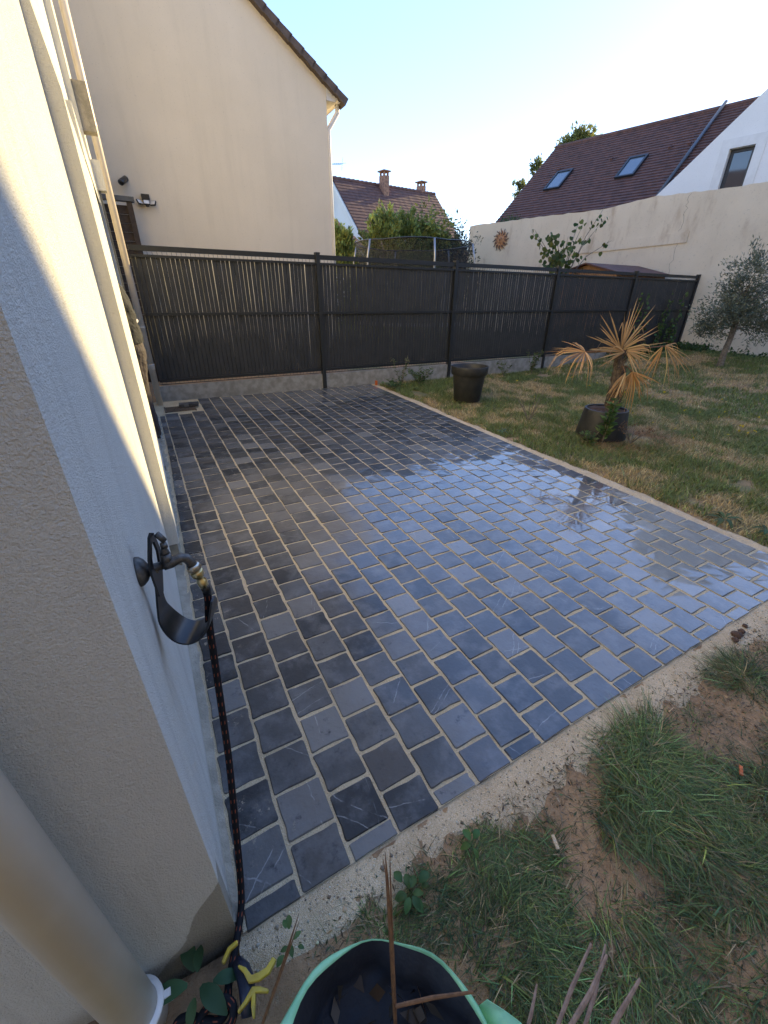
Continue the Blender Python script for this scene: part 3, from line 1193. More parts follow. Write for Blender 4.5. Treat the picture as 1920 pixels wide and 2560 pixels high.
def edge_ok(X, Y):
    e = PX1 + .035 + .10 * vnoise(Y, Y * 0, 1.9) + .05 * vnoise(X, Y, 8)
    return X > e


lst = []
X, Y = scatter(3.5, 7.2, -1.2, 5.95, 170000)
k = edge_ok(X, Y) & (fbm(X + 3, Y, 2.2, 3) > .26)
lst.append(put(X[k], Y[k], .10, .008, 2, .8))
X, Y = scatter(7.2, 12.7, .0, 5.98, 80000)
lst.append(put(X, Y, .095, .012, 2, .6))
X, Y = scatter(3.5, 5.2, -1.2, 3.2, 16000)
k = edge_ok(X, Y) & (fbm(X + 3, Y + 5, 1.8, 3) > .52)
lst.append(put(X[k], Y[k], .15, .008, 2, .9, drybias=-.5))
V, F, C = joinblades(lst)
o = np_mesh('lawn_grass', V, F, M['grass'], None, C)
tag(o, 'sparse dry lawn grass with straw patches beyond the patio', 'grass', kind='stuff')

# --- rough foreground grass, long and lying over
lst = []
clumps = [(2.12, -.19, .115, 900, .15, .6), (1.40, -.19, .13, 1700, .17, .7), (1.24, -.30, .15, 1900, .17, .5), (1.42, -.36, .13, 1100, .15, .4), (1.62, -.50, .17, 1500, .16, .3), (1.32, -.55, .14, 1200, .14, .3),
          (1.95, -.52, .20, 900, .15, .3), (2.5, -.42, .2, 700, .13, .3), (.78, -.24, .10, 900, .10, .3), (.62, -.21, .10, 1200, .09, .2), (.46, -.19, .09, 900, .07, .2), (.33, -.15, .06, 450, .05, .2),
          (.66, -.36, .14, 1700, .11, .2), (.56, -.50, .14, 1300, .10, .2), (.80, -.48, .12, 1100, .12, .3), (.76, -.62, .14, 1000, .12, .3), (1.02, -.64, .15, 900, .12, .3), (1.12, -.50, .07, 350, .10, .5), (.66, -.135, .05, 250, .06, .5), (1.72, -.20, .05, 120, .07, .6), (2.35, -.2, .07, 200, .09, .5),
          (2.9, -.32, .2, 900, .12, .3), (3.2, -.6, .25, 1100, .13, .3), (2.5, -.85, .28, 1100, .13, .3), (1.8, -.85, .25, 1000, .13, .3), (3.1, -1.0, .3, 1000, .13, .3), (1.2, -.95, .25, 900, .12, .3)]
for cx, cy, rr, n, hh, tuft in clumps:
    n = int(n * 1.3)
    a = rng.uniform(0, 2 * np.pi, n)
    q = rr * np.sqrt(rng.random(n)) * (1 + .25 * np.sin(3 * a + cx * 9))
    X, Y = cx + 1.2 * q * np.cos(a), cy + q * np.sin(a)
    ok = Y < -.070 - .02 * vnoise(X, Y, 7)
    X, Y, a, q = X[ok], Y[ok], a[ok], q[ok]
    n = len(X)
    swirl = fbm(X + cx * 3, Y + 11, 2.4, 2) * 12
    pick = rng.random(n) < tuft * .55
    az = np.where(pick, a + rng.normal(0, .4, n), swirl + rng.normal(0, .6, n))
    h_ = hh * rng.uniform(.4, 1.05, n)
    dk = fbm(X, Y, 4., 3)[:, None]
    col = vary((.105, .145, .038), n, .5, .16) * (.30 + 1.35 * dk)
    dry = rng.random(n) < .12
    col[dry] = vary((.36, .26, .13), dry.sum(), .3, .05)
    P = np.stack([X, Y, terr(X, Y) - .004], -1)
    stand = np.where(pick, rng.uniform(.35, .8, n) * (1 - .5 * q / rr / 1.3), rng.uniform(.12, .5, n))
    lst.append(blades(P, h_ * stand, rng.uniform(.0018, .0045, n) * np.where(rng.random(n) < .12, 1.7, 1.), h_ * np.clip(1.15 - stand, .3, 1.2), col, 4, az, droop=.35))
# thin scatter of bits everywhere in front
X, Y = scatter(.15, 3.4, -1.0, -.06, 15000)
n = len(X)
P = np.stack([X, Y, terr(X, Y) + .003], -1)
col = np.where(rng.random((n, 1)) < .55, vary((.22, .155, .085), n, .35, .08), vary((.060, .080, .026), n, .35, .12))
h_ = rng.uniform(.015, .07, n)
lst.append(blades(P, h_ * rng.uniform(.05, .5, n), rng.uniform(.0015, .0035, n), h_, col, 3, droop=.4))
V, F, C = joinblades(lst)
o = np_mesh('long_grass', V, F, M['grass'], None, C)
tag(o, 'long flattened green grass and stalks in front of the patio', 'grass', kind='stuff')


n = 14000
X, Y = scatter(.12, 3.3, -.95, -.035, n)
keep = (Y < -.075) | (rng.random(n) < .12)
X, Y = X[keep], Y[keep]
n = len(X)
Z = np.maximum(terr(X, Y), np.where(Y > -.16, sand_near(X, Y), -9)) + .0025
D = rng.normal(size=(n, 3)) * [1, 1, .18]
lc = np.where(rng.random((n, 1)) < .45, vary((.13, .085, .05), n, .4, .1), np.where(rng.random((n, 1)) < .5, vary((.34, .25, .15), n, .3, .08), vary((.075, .10, .035), n, .4, .12)))
V, F, C = leaves(np.stack([X, Y, Z], -1), D, rng.uniform(.006, .026, n), rng.uniform(.002, .007, n), lc)
o = np_mesh('plant_litter', V, F, M['grass'], None, C)
tag(o, 'scattered clippings and dead leaf bits on the bare soil', 'litter', kind='stuff')
n = 2600
X = np.concatenate([rng.uniform(0, 3.5, n), PX1 + rng.uniform(0, .12, 1200)])
Y = np.concatenate([rng.uniform(-.12, -.004, n), rng.uniform(0, 5.9, 1200)])
Z = np.where(Y < 0, sand_near(X, Y), sand_right(X, Y))
n = len(X)
sz = rng.uniform(.0012, .0042, n) * (1 + (rng.random(n) < .04) * 1.2)
octa = np.array([(1, 0, 0), (0, 1, 0), (-1, 0, 0), (0, -1, 0), (0, 0, .8), (0, 0, -.8)], float)
V = (np.stack([X, Y, Z], -1)[:, None] + octa[None] * sz[:, None, None] * rng.uniform(.6, 1.3, (n, 6, 1))).reshape(-1, 3)
F = (np.arange(n)[:, None, None] * 6 + np.array([(0, 1, 4), (1, 2, 4), (2, 3, 4), (3, 0, 4), (1, 0, 5), (2, 1, 5), (3, 2, 5), (0, 3, 5)])[None]).reshape(-1, 3)
C = np.repeat(np.where(rng.random((n, 1)) < .8, vary((.60, .48, .33), n, .25, .08), vary((.26, .20, .14), n, .35, .1)), 6, 0)
o = np_mesh('sand_grit', V, F, M['grass'], None, C)
tag(o, 'coarse grit lying on the sand edging', 'grit', kind='stuff')


def broadleaf(name, base, n, size, spread, hgt, col, label, cat='weed', group=None, w=.42):
    """rosette of broad leaves, each a folded multi-face leaf"""
    t = thing(name, base, label, cat, group)
    b = Vector(base)
    for i in range(n):
        az = 2 * math.pi * i / n + random.uniform(-.4, .4)
        ln = size * random.uniform(.6, 1.1)
        wd = ln * w
        d = Vector((math.cos(az), math.sin(az), 0))
        s_ = Vector((-d.y, d.x, 0))
        st = b + d * spread * random.uniform(.1, .7) + Vector((0, 0, hgt * random.uniform(.2, 1)))
        el = random.uniform(.1, .7)
        vs, fs = [], []
        K = 6
        for k in range(K + 1):
            u_ = k / K
            ww = wd * .5 * math.sin(math.pi * min(u_ * .93 + .05, 1)) ** .8
            p = st + d * ln * u_ * math.cos(el) + Vector((0, 0, ln * (math.sin(el) * u_ - .55 * u_ * u_)))
            vs += [p - s_ * ww + Vector((0, 0, ww * .35)), p, p + s_ * ww + Vector((0, 0, ww * .35))]
        for k in range(K):
            fs += [(3 * k, 3 * k + 1, 3 * k + 4, 3 * k + 3), (3 * k + 1, 3 * k + 2, 3 * k + 5, 3 * k + 4)]
        c = vary(col, 1, .2, .1)
        np_mesh('leaf', [tuple(v) for v in vs], fs, M['foliage'], t, np.repeat(c, len(vs), 0), smooth=True)
    return t


broadleaf('broad_leaf_weed', (-.105, -.052, .0), 6, .085, .05, .06, (.06, .115, .045), 'leafy green weed at the foot of the near wall beside the drain pipe')
broadleaf('broad_leaf_weed', (.42, -.135, -.01), 11, .04, .06, .025, (.08, .15, .045), 'green leaves at the sand edge behind the garden bag', w=.6)
broadleaf('broad_leaf_weed', (.10, -.085, -.005), 7, .032, .03, .09, (.09, .16, .05), 'small upright weed at the near corner of the patio', w=.5)
broadleaf('broad_leaf_weed', (.64, -.125, -.01), 4, .038, .02, .03, (.11, .21, .05), 'bright green leaf on the sand strip', w=.6)
broadleaf('dandelion_rosette', (3.64, .60, L(3.64, .6)), 11, .15, .03, .02, (.075, .115, .035), 'dandelion rosette on the lawn edge at the right of the patio', w=.22)
broadleaf('dandelion_rosette', (3.72, .36, L(3.7, .36)), 9, .13, .03, .02, (.08, .12, .04), 'dandelion rosette nearest the right edge of the picture', w=.24)
broadleaf('dandelion_rosette', (3.62, 2.95, L(3.6, 2.95)), 9, .10, .03, .02, (.07, .11, .04), 'low leafy weed on the patio edge between the two pots', w=.3)


def weed(name, base, hgt, stems, label, col=(.07, .10, .035), flower=None, spread=.08, lsize=.04, nl=16, cat='weed'):
    t = thing(name, base, label, cat)
    b = np.array(base)
    ms_ = MB()
    P, D, fl = [], [], []
    col = tuple(v * 1.45 for v in col)
    lsize = lsize * 1.35 if nl > 6 else lsize
    for i in range(stems):
        az = random.uniform(0, 2 * math.pi)
        ln = hgt * random.uniform(.6, 1)
        tip = b + np.array([math.cos(az) * spread, math.sin(az) * spread, ln])
        mid = (b + tip) / 2 + np.array([0, 0, ln * .08])
        ms_.tube([b, mid, tip], [.004, .003, .0015], 5)
        for k in range(nl):
            u_ = random.uniform(.12, 1)
            p = b * (1 - u_) ** 2 + 2 * u_ * (1 - u_) * mid + tip * u_ * u_
            P.append(p)
            a2 = random.uniform(0, 2 * math.pi)
            D.append((math.cos(a2), math.sin(a2), random.uniform(.1, .9)))
        if flower:
            for k in range(14):
                fl.append(tip + rng.normal(0, .018, 3))
    ms_.build('stem', M['bark_grey'], t)
    P, D = np.array(P), np.array(D)
    n = len(P)
    V, F, C = leaves(P, D, lsize * rng.uniform(.5, 1.2, n), lsize * .32, vary(col, n, .25, .1))
    np_mesh('leaf_mass', V, F, M['foliage'], t, C)['kind'] = 'stuff'
    if flower:
        fl = np.array(fl)
        V, F, C = leaves(fl, rng.normal(size=fl.shape), .018, .014, vary(flower, len(fl), .2, .05))
        np_mesh('flower_head', V, F, M['foliage'], t, C)['kind'] = 'stuff'
    return t


weed('flowering_weed', (3.86, 5.72, L(3.86, 5.7)), .42, 6, 'tall pale flowering weed in front of the fence plinth', flower=(.30, .29, .15), spread=.14)
weed('bushy_weed', (4.20, 5.66, L(4.2, 5.66)), .28, 12, 'bushy feathery green weed left of the tall pot', (.075, .115, .04), spread=.2, lsize=.05, nl=22)
weed('bushy_weed', (3.62, 5.55, L(3.6, 5.5)), .12, 10, 'low green weed at the patio corner below the flowering weed', (.06, .10, .035), spread=.2, lsize=.05, nl=16)
weed('flowering_weed', (6.95, 5.70, L(6.95, 5.7)), .50, 7, 'tall greenish weed by the third fence post', (.09, .12, .045), flower=(.14, .16, .06), spread=.15, lsize=.05, nl=24)
weed('flowering_weed', (6.2, 5.70, L(6.2, 5.7)), .30, 6, 'shorter weed growing right of the tall pot', (.09, .115, .045), flower=(.13, .14, .06), spread=.15, lsize=.045)
weed('bushy_weed', (5.2, 5.45, L(5.2, 5.4)), .25, 7, 'grey green weed directly behind the tall pot', (.10, .11, .05), spread=.14, lsize=.04)
weed('upright_weed', (4.36, 2.16, L(4.36, 2.16)), .50, 4, 'upright leafy green weed in front of the palm pot', (.06, .105, .032), spread=.04, lsize=.075, nl=36, flower=(.13, .17, .06))
weed('low_weed', (4.22, 2.23, L(4.2, 2.2)), .16, 6, 'low green weed at the left foot of the palm pot', (.06, .10, .035), spread=.10, lsize=.05, nl=10)
weed('dry_seed_stalks', (4.66, 2.02, L(4.66, 2.02)), .24, 9, 'dry brown seed stalks at the right foot of the palm pot', (.26, .15, .07), spread=.16, lsize=.015, nl=4, flower=(.22, .12, .06))
weed('tall_dry_grass', (4.25, 3.15, L(4.2, 3.1)), .45, 10, 'thin dry grass stalks standing left of the palm', (.26, .19, .10), spread=.22, lsize=.03, nl=3)
# straw tuft around the palm pot
n = 2600
a = rng.uniform(0, 2 * np.pi, n)
q = .26 + np.abs(rng.normal(0, .2, n))
X, Y = 4.86 + q * np.cos(a) * 1.2, 2.12 + q * np.sin(a) * .8
P = np.stack([X, Y, terr(X, Y)], -1)
h_ = rng.uniform(.05, .16, n)
V, F, C = blades(P, h_ * .55, np.full(n, .004), h_, vary((.36, .20, .085), n, .3, .08), 3)
o = np_mesh('straw_tuft', V, F, M['grass'], None, C)
tag(o, 'orange brown straw lying around the foot of the palm pot', 'straw', kind='stuff')
# tiny yellow flowers in the lawn
X = np.concatenate([rng.normal(6.3, .5, 16), rng.uniform(5, 10, 26)])
Y = np.concatenate([rng.normal(1.7, .35, 16), rng.uniform(1.2, 5, 26)])
P = np.stack([X, Y, terr(X, Y) + .10], -1)
V, F, C = leaves(np.repeat(P, 4, 0), rng.normal(size=(len(P) * 4, 3)), .022, .018, vary((.65, .48, .03), len(P) * 4, .1, .03))
V2, F2, C2 = blades(P - [0, 0, .10], np.full(len(P), .11), np.full(len(P), .004), np.full(len(P), .01), vary((.09, .12, .04), len(P), .1, .05), 2)
V2, F2, C2 = V2, F2, C2
o = np_mesh('yellow_wildflowers', np.vstack([V, V2]), np.vstack([np.vstack([F[:, [0, 1, 2]], F[:, [0, 2, 3]]]), F2 + len(V)]), M['foliage'], None, np.vstack([C, C2]))
tag(o, 'tiny yellow wildflowers dotted over the lawn', 'flowers', kind='stuff')

# ground cover along the beige wall and vine on the last fence bay
n = 5200
X = rng.uniform(9.6, 12.55, n)
Y = np.where(rng.random(n) < .6, rng.uniform(5.2, 5.98, n), rng.uniform(3.2, 6, n))
k = (X > 12.0 - .2 * (Y - 6) - .5 * rng.random(n)) | (Y > 5.55)
X, Y = X[k], Y[k]
n = len(X)
Z = terr(X, Y) + rng.uniform(.0, .26, n) * fbm(X, Y, 2.4, 2)
V, F, C = leaves(np.stack([X, Y, Z], -1), rng.normal(size=(n, 3)) + [0, 0, .6], rng.uniform(.04, .09, n), .05, vary((.065, .11, .038), n, .35, .1))
o = np_mesh('ground_cover', V, F, M['foliage'], None, C)
tag(o, 'dark green ground cover along the foot of the beige wall', 'ground cover', kind='stuff')
vine = thing('climbing_vine', (11.5, 5.97, .3), 'thin green vine climbing the last bay of the fence', 'vine')
ms_ = MB()
P = []
for i in range(17):
    x = random.uniform(10.2, 12.35)
    z = .3
    pts = [(x, 5.985, z)]
    top = random.uniform(.7, 1.55)
    while z < top:
        z += .09
        x += random.uniform(-.06, .07)
        pts.append((x, 5.985, z))
        for _ in range(2):
            P.append((x + random.uniform(-.05, .05), 5.97 + random.uniform(-.02, .0), z + random.uniform(-.05, .05)))
    ms_.tube(pts, .003, 4)
ms_.build('stem', M['bark'], vine)
P = np.array(P)
n = len(P)
V, F, C = leaves(P, rng.normal(size=(n, 3)) * [1, .3, 1], rng.uniform(.05, .11, n), .07, vary((.10, .165, .05), n, .3, .1))
np_mesh('leaf_mass', V, F, M['foliage'], vine, C)['kind'] = 'stuff'

# ------------------------------------------------------------------ pots and palm
z = L(4.26, 4.42)
pot = thing('tall_plant_pot', (4.26, 4.42, z), 'empty tall black plastic plant pot on the lawn in front of the fence', 'plant pot')
m = MB()
m.lathe([(.0, .0), (.188, .0), (.195, .01), (.238, .385), (.262, .385), (.266, .39), (.272, .49), (.268, .50), (.258, .50), (.252, .49), (.228, .36), (.185, .06), (.0, .06)], 44, (4.26, 4.42, z - .01))
o = fixn(m.build('pot', M['pot'], pot, True))
o.modifiers.new('e', 'EDGE_SPLIT').split_angle = R(40)
MB().lathe([(.0, .0), (.21, .0)], 30, (4.26, 4.42, z + .24)).build('soil', M['soil_pot'], pot)

z = L(4.62, 2.38)
ppot = thing('palm_pot', (4.62, 2.38, z), 'wide black round plant pot holding a dead palm on the lawn', 'plant pot')
m = MB()
m.lathe([(.0, .0), (.262, .0), (.271, .01), (.271, .03), (.232, .315), (.229, .325), (.220, .328), (.210, .326), (.206, .315), (.21, .27), (.0, .27)], 52, (4.62, 2.38, z - .012))
o = fixn(m.build('pot', M['pot'], ppot, True))
o.modifiers.new('e', 'EDGE_SPLIT').split_angle = R(40)
m = MB()
vs, fs = [(4.62, 2.38, z + .308)], []
for k in range(30):
    a = 2 * math.pi * k / 30
    for rr in (.11, .208):
        vs.append((4.62 + rr * math.cos(a), 2.38 + rr * math.sin(a), z + .295 + random.uniform(-.008, .012)))
for k in range(30):
    j = (k + 1) % 30
    fs += [(0, 1 + 2 * k, 1 + 2 * j), (1 + 2 * k, 2 + 2 * k, 2 + 2 * j, 1 + 2 * j)]
m.add(vs, fs).build('soil', M['soil_pot'], ppot)

palm = thing('dead_palm', (4.68, 2.36, z + .3), 'dead fan palm with dry orange brown fronds in the black pot', 'palm')
m = MB()
tp = [(4.68, 2.36, z + .28), (4.672, 2.36, z + .45), (4.66, 2.365, z + .62), (4.635, 2.37, z + .76), (4.62, 2.38, z + .90)]
m.tube(tp, [.06, .066, .06, .05, .03], 12)
for i in range(150):
    u_ = random.random()
    k = u_ * 3.999
    i0 = int(k)
    p = Vector(tp[i0]).lerp(Vector(tp[i0 + 1]), k - i0)
    a = random.uniform(0, 2 * math.pi)
    rr = .056 * (1.05 - .45 * u_)
    d = Vector((math.cos(a), math.sin(a), 0))
    m.tube([p + d * rr * .8, p + d * (rr + .02) + Vector((0, 0, random.uniform(.02, .06))), p + d * (rr + .028) + Vector((0, 0, random.uniform(.05, .11)))], [.010, .006, .001], 4)
m.build('trunk', M['bark'], palm)


def frond(hub, root, axis, spread, n, ln, droop, nrm, col=(.60, .38, .18)):
    """fan leaf: petiole from root to hub, n strips fanned about axis in the plane with normal nrm"""
    hub, root = Vector(hub), Vector(root)
    fr = MB().tube([root, (root + hub) / 2 + Vector((0, 0, .03)), hub], [.008, .006, .006], 6).build('frond', M['dry_stalk'], palm)
    axis = Vector(axis).normalized()
    nrm = Vector(nrm)
    nrm = (nrm - axis * nrm.dot(axis)).normalized()
    side = nrm.cross(axis)
    V, F, C = [], [], []
    for i in range(n):
        a = spread * ((i + .5) / n - .5) + random.gauss(0, .06)
        d = axis * math.cos(a) + side * math.sin(a) + nrm * random.gauss(0, .10)
        d.normalize()
        l_ = ln * random.uniform(.72, 1.1) * (1 - .18 * abs(a) / (spread / 2 + .01))
        w = .0135 * random.uniform(.6, 1.25)
        sd = d.cross(nrm).normalized()
        nn_ = sd.cross(d)
        K = 6
        k0 = len(V)
        dr_ = droop * random.uniform(.5, 1.5)
        bent = random.random() < .38
        for k in range(K + 1):
            u_ = k / K
            p = hub + d * l_ * u_ + Vector((0, 0, -dr_ * u_ * u_ * l_))
            if bent and u_ > .6:
                p += Vector((0, 0, -(u_ - .6) * l_ * .9)) - d * (u_ - .6) * l_ * .5
            ww = w * (1 - u_ ** 3) * (.35 + .65 * min(1, u_ * 4)) + .0008
            V += [p - sd * ww * .5 + nn_ * ww * .35, p, p + sd * ww * .5 + nn_ * ww * .35]
        for k in range(K):
            F += [(k0 + 3 * k, k0 + 3 * k + 1, k0 + 3 * k + 4, k0 + 3 * k + 3), (k0 + 3 * k + 1, k0 + 3 * k + 2, k0 + 3 * k + 5, k0 + 3 * k + 4)]
        c = vary(col, 1, .25, .06)
        C.append(np.repeat(c, 3 * (K + 1), 0))
    np_mesh('leaflet_fan', [tuple(v) for v in V], F, M['dry_leaf'], fr, np.vstack(C))
    return fr


RT = Vector((.877, -.48, 0))
TOCAM = Vector((-.48, -.877, .2))
UPV = Vector((0, 0, 1))
crown = (4.625, 2.375, z + .88)
frond((4.57, 2.36, .97), crown, UPV + RT * -.05 + TOCAM * .15, R(185), 34, .52, .05, TOCAM)
frond((4.62, 2.33, .96), crown, RT * .9 - UPV * .35 + TOCAM * .3, R(80), 11, .36, .25, TOCAM)
frond((4.60, 2.33, .95), crown, UPV * .1 + RT * -.9 + TOCAM * .25, R(70), 10, .42, .15, TOCAM)
frond((4.277, 2.567, .945), crown, -RT - UPV * .12, R(200), 30, .46, .12, TOCAM * .45 + UPV * 1., (.60, .33, .12))
frond((5.12, 2.22, 1.0), crown, RT * .8 - UPV * .45, R(120), 17, .52, .22, TOCAM + UPV * .9, (.62, .34, .12))
frond((5.10, 2.23, 1.0), crown, RT * -.25 - UPV * 1., R(50), 7, .36, .05, TOCAM, (.58, .31, .11))
frond((4.70, 2.25, .755), (4.64, 2.36, .80), RT * .28 - UPV * 1., R(125), 24, .38, .10, TOCAM, (.60, .31, .11))
frond((4.60, 2.26, .75), (4.62, 2.36, .80), RT * -.25 - UPV * 1., R(60), 9, .30, .10, TOCAM)


# ------------------------------------------------------------------ trees
def tree(name, base, label, cat, trunk_pts, trunk_r, blobs, leaf, lw, col, density, bark, limbs=14, up=.3, group=None, lo=.55, dark=.6):
    t = thing(name, base, label, cat, group)
    m = MB()
    m.tube(trunk_pts, trunk_r, 9)
    top = Vector(trunk_pts[-1])
    for i in range(limbs):
        bx = random.choice(blobs)
        c = Vector(bx[0])
        q = Vector(np.clip(rng.normal(0, .5, 3), -.8, .8) * np.array(bx[1]))
        e = c + q
        k = random.uniform(.45, 1.) * (len(trunk_pts) - 1)
        i0 = min(int(k), len(trunk_pts) - 2)
        s_ = Vector(trunk_pts[i0]).lerp(Vector(trunk_pts[i0 + 1]), k - i0)
        md = s_.lerp(e, .5) + Vector((0, 0, .1 * (e - s_).length))
        r0 = trunk_r[-1]
        m.tube([s_, md, e], [r0 * .7, r0 * .4, r0 * .12], 5)
    m.build('trunk', bark, t)
    PP, DD, CC = [], [], []
    for c, rad in blobs:
        rad = np.array(rad, float)
        n = int(density * (rad.prod() ** (2 / 3.)))
        # clumps of leaves
        nc = max(6, n // 26)
        u_ = rng.normal(size=(nc, 3))
        u_ /= np.linalg.norm(u_, axis=1)[:, None]
        rr = (lo + (1 - lo) * rng.random(nc)) * (1 + .16 * rng.normal(size=nc))
        cc = np.array(c) + u_ * rad * rr[:, None]
        idx = rng.integers(0, nc, n)
        P = cc[idx] + rng.normal(size=(n, 3)) * (rad.mean() * .15)
        D = u_[idx] * .8 + rng.normal(size=(n, 3)) * .6 + [0, 0, up]
        br = np.exp(rng.normal(0, .22, nc))[idx][:, None]
        PP.append(P)
        DD.append(D)
        CC.append(vary(col, n, .22, .12) * br)
    P, D, Cc = np.vstack(PP), np.vstack(DD), np.vstack(CC)
    n = len(P)
    V, F, C = leaves(P, D, leaf * rng.uniform(.6, 1.2, n), lw * rng.uniform(.7, 1.2, n), Cc)
    np_mesh('crown', V, F, M['foliage'], t, np.clip(C, .003, .8))
    return t


ob = (10.45, 3.95, .24)
tree('olive_tree', ob, 'small grey green olive tree in front of the beige wall', 'tree',
     [(10.45, 3.95, .2), (10.43, 3.95, .5), (10.47, 3.95, .75), (10.44, 3.94, 1.0), (10.38, 3.95, 1.35), (10.4, 3.93, 1.7)], [.065, .055, .05, .05, .035, .02],
     [((10.30, 4.00, 1.55), (.55, .5, .5)), ((10.62, 3.85, 1.25), (.6, .55, .42)), ((10.10, 4.10, 1.15), (.5, .45, .4)), ((10.35, 3.95, 1.98), (.38, .36, .34)), ((10.95, 3.7, 1.65), (.45, .4, .45)), ((10.9, 3.7, 1.0), (.45, .4, .3)), ((9.95, 4.2, .90), (.3, .3, .25))],
     .075, .020, (.17, .185, .12), 8000, M['bark_grey'], 40, .2, lo=.25)
# small broadleaved tree behind the fence
tb = (9.45, 7.55, .1)
ht = thing('young_tree', tb, 'young tree with sparse heart shaped leaves behind the fence', 'tree')
m = MB()
LP, LD = [], []
for i in range(13):
    az = random.uniform(0, 2 * math.pi)
    sp = random.uniform(.25, 1.15)
    hz = random.uniform(2.35, 3.45)
    if i == 0:
        sp, hz, az = 1.0, 3.5, R(-25)
    if i == 1:
        sp, hz, az = 1.35, 2.72, R(-20)
    if i == 2:
        sp, hz, az = .95, 2.85, R(165)
    b_ = Vector((9.45 + random.uniform(-.06, .06), 7.55, .1))
    s1 = b_ + Vector((0, 0, 1.5))
    e = Vector((9.4 + math.cos(az) * sp, 7.55 + math.sin(az) * sp * .6, hz))
    md = s1.lerp(e, .5) + Vector((0, 0, .22))
    m.tube([b_, s1, md, e], [.016, .014, .009, .003], 6)
    for k in range(13):
        u_ = random.uniform(.25, 1.02)
        p = s1 * (1 - u_) ** 2 + md * 2 * u_ * (1 - u_) + e * u_ * u_
        LP.append(p + Vector((random.uniform(-.10, .10), random.uniform(-.10, .10), random.uniform(-.08, .06))))
for k in range(60):
    LP.append(Vector((8.95 + random.gauss(0, .17), 7.4 + random.gauss(0, .1), 2.28 + random.gauss(0, .14))))
m.build('trunk', M['bark_grey'], ht)
HL = [(0, 0), (.28, .34), (.55, .48), (.85, .44), (1.0, .2), (.93, 0)]
V, F, C = [], [], []
for p in LP:
    sz = random.uniform(.075, .115)
    d = Vector((random.gauss(0, .5), random.gauss(0, .5), -1)).normalized()
    s_ = d.cross(Vector((random.gauss(0, 1), random.gauss(0, 1), random.gauss(0, .3)))).normalized()
    k = len(V)
    for (u_, w) in HL[::-1]:
        V.append(p + d * sz * (1 - u_) + s_ * sz * w)
    for (u_, w) in HL[1:-1]:
        V.append(p + d * sz * (1 - u_) - s_ * sz * w)
    nn_ = len(V) - k
    F.append(tuple(range(k, k + nn_)))
    C.append(np.repeat(vary((.085, .115, .030), 1, .3, .2), nn_, 0))
me = bpy.data.meshes.new('crown')
o0 = Vector(tb)
me.from_pydata([tuple(v - o0) for v in V], [], F)
at = me.color_attributes.new('Col', 'FLOAT_COLOR', 'POINT')
c4 = np.ones((len(V), 4), np.float32)
c4[:, :3] = np.vstack(C)
at.data.foreach_set('color', c4.ravel())
link('crown', me, M['foliage'], ht)

# conifer hedge and shrubs behind the trampoline
def conifer(base, h, r, label, n=5200, col=(.11, .165, .045), name='conifer_shrub', spire=.0, group='conifers behind the trampoline'):
    t = thing(name, base, label, 'shrub', group)
    b = Vector(base)
    MB().tube([b, b + Vector((0, 0, h * .8))], [.05, .015], 7).build('trunk', M['bark'], t)
    ns = 240
    u_ = rng.random(ns) ** .8
    a = rng.uniform(0, 2 * np.pi, ns)
    rad = r * (1 - u_ ** (1.9 + spire)) * (.55 + .5 * rng.random(ns)) + .05
    cz = base[2] + .1 + u_ * h * (1 + .05 * rng.normal(size=ns))
    cc = np.stack([base[0] + rad * np.cos(a), base[1] + rad * np.sin(a), cz], -1)
    out = np.stack([np.cos(a), np.sin(a), .9 + 1.2 * u_], -1)
    out /= np.linalg.norm(out, axis=1)[:, None]
    idx = rng.integers(0, ns, n)
    tt = rng.uniform(-.6, 1, n)[:, None]
    P = cc[idx] + out[idx] * tt * .22 + rng.normal(size=(n, 3)) * .055 * (1.1 - tt * .7)
    D = out[idx] + rng.normal(size=(n, 3)) * .45
    br = np.exp(rng.normal(0, .25, ns))[idx][:, None]
    V, F, C = leaves(P, D, rng.uniform(.08, .17, n), .055, vary(col, n, .2, .1) * br)
    np_mesh('crown', V, F, M['foliage'], t, np.clip(C, .003, .8))
    return t


conifer((5.65, 12.2, .1), 2.75, 1.25, 'low bright green conifer left of the trampoline, beside the house corner', 9000, (.25, .29, .075))
conifer((7.15, 12.4, .1), 3.3, 1.15, 'tallest pointed green conifer behind the trampoline', 9000, (.25, .29, .075), spire=.7)
conifer((8.05, 12.6, .1), 3.3, 1.2, 'rounded green conifer right of the tallest one behind the trampoline', 9000, (.23, .27, .07), spire=1.2)
tree('laurel_shrub', (9.2, 12.8, .1), 'drooping yellow green leafy shrub behind the right of the trampoline', 'shrub', [(9.2, 12.8, .1), (9.2, 12.8, 2.2)], [.06, .03],
     [((9.0, 12.6, 3.05), (.75, .6, .65)), ((8.6, 12.5, 3.25), (.4, .35, .5)), ((9.5, 12.6, 2.8), (.5, .5, .6))], .18, .06, (.22, .24, .06), 5200, M['bark'], 10, -.5, lo=.3)
tree('dark_shrub', (9.9, 12.4, .1), 'dark dry shrub between the trampoline and the beige wall', 'shrub', [(9.9, 12.4, .1), (9.9, 12.4, 2.0)], [.05, .03],
     [((9.95, 12.4, 2.75), (.6, .5, .75)), ((10.1, 12.2, 1.9), (.6, .5, .7))], .11, .04, (.10, .11, .05), 5600, M['bark'], 26, .4, lo=.3)
tree('wall_top_shrub', (12.6, 13.0, .1), 'dark green shrub showing over the top of the beige wall', 'shrub', [(12.6, 13.0, .1), (12.6, 13.0, 3.0)], [.05, .03],
     [((12.45, 12.75, 3.62), (.55, .75, .32))], .10, .025, (.06, .10, .035), 6000, M['bark'], 10, .8, lo=.3)
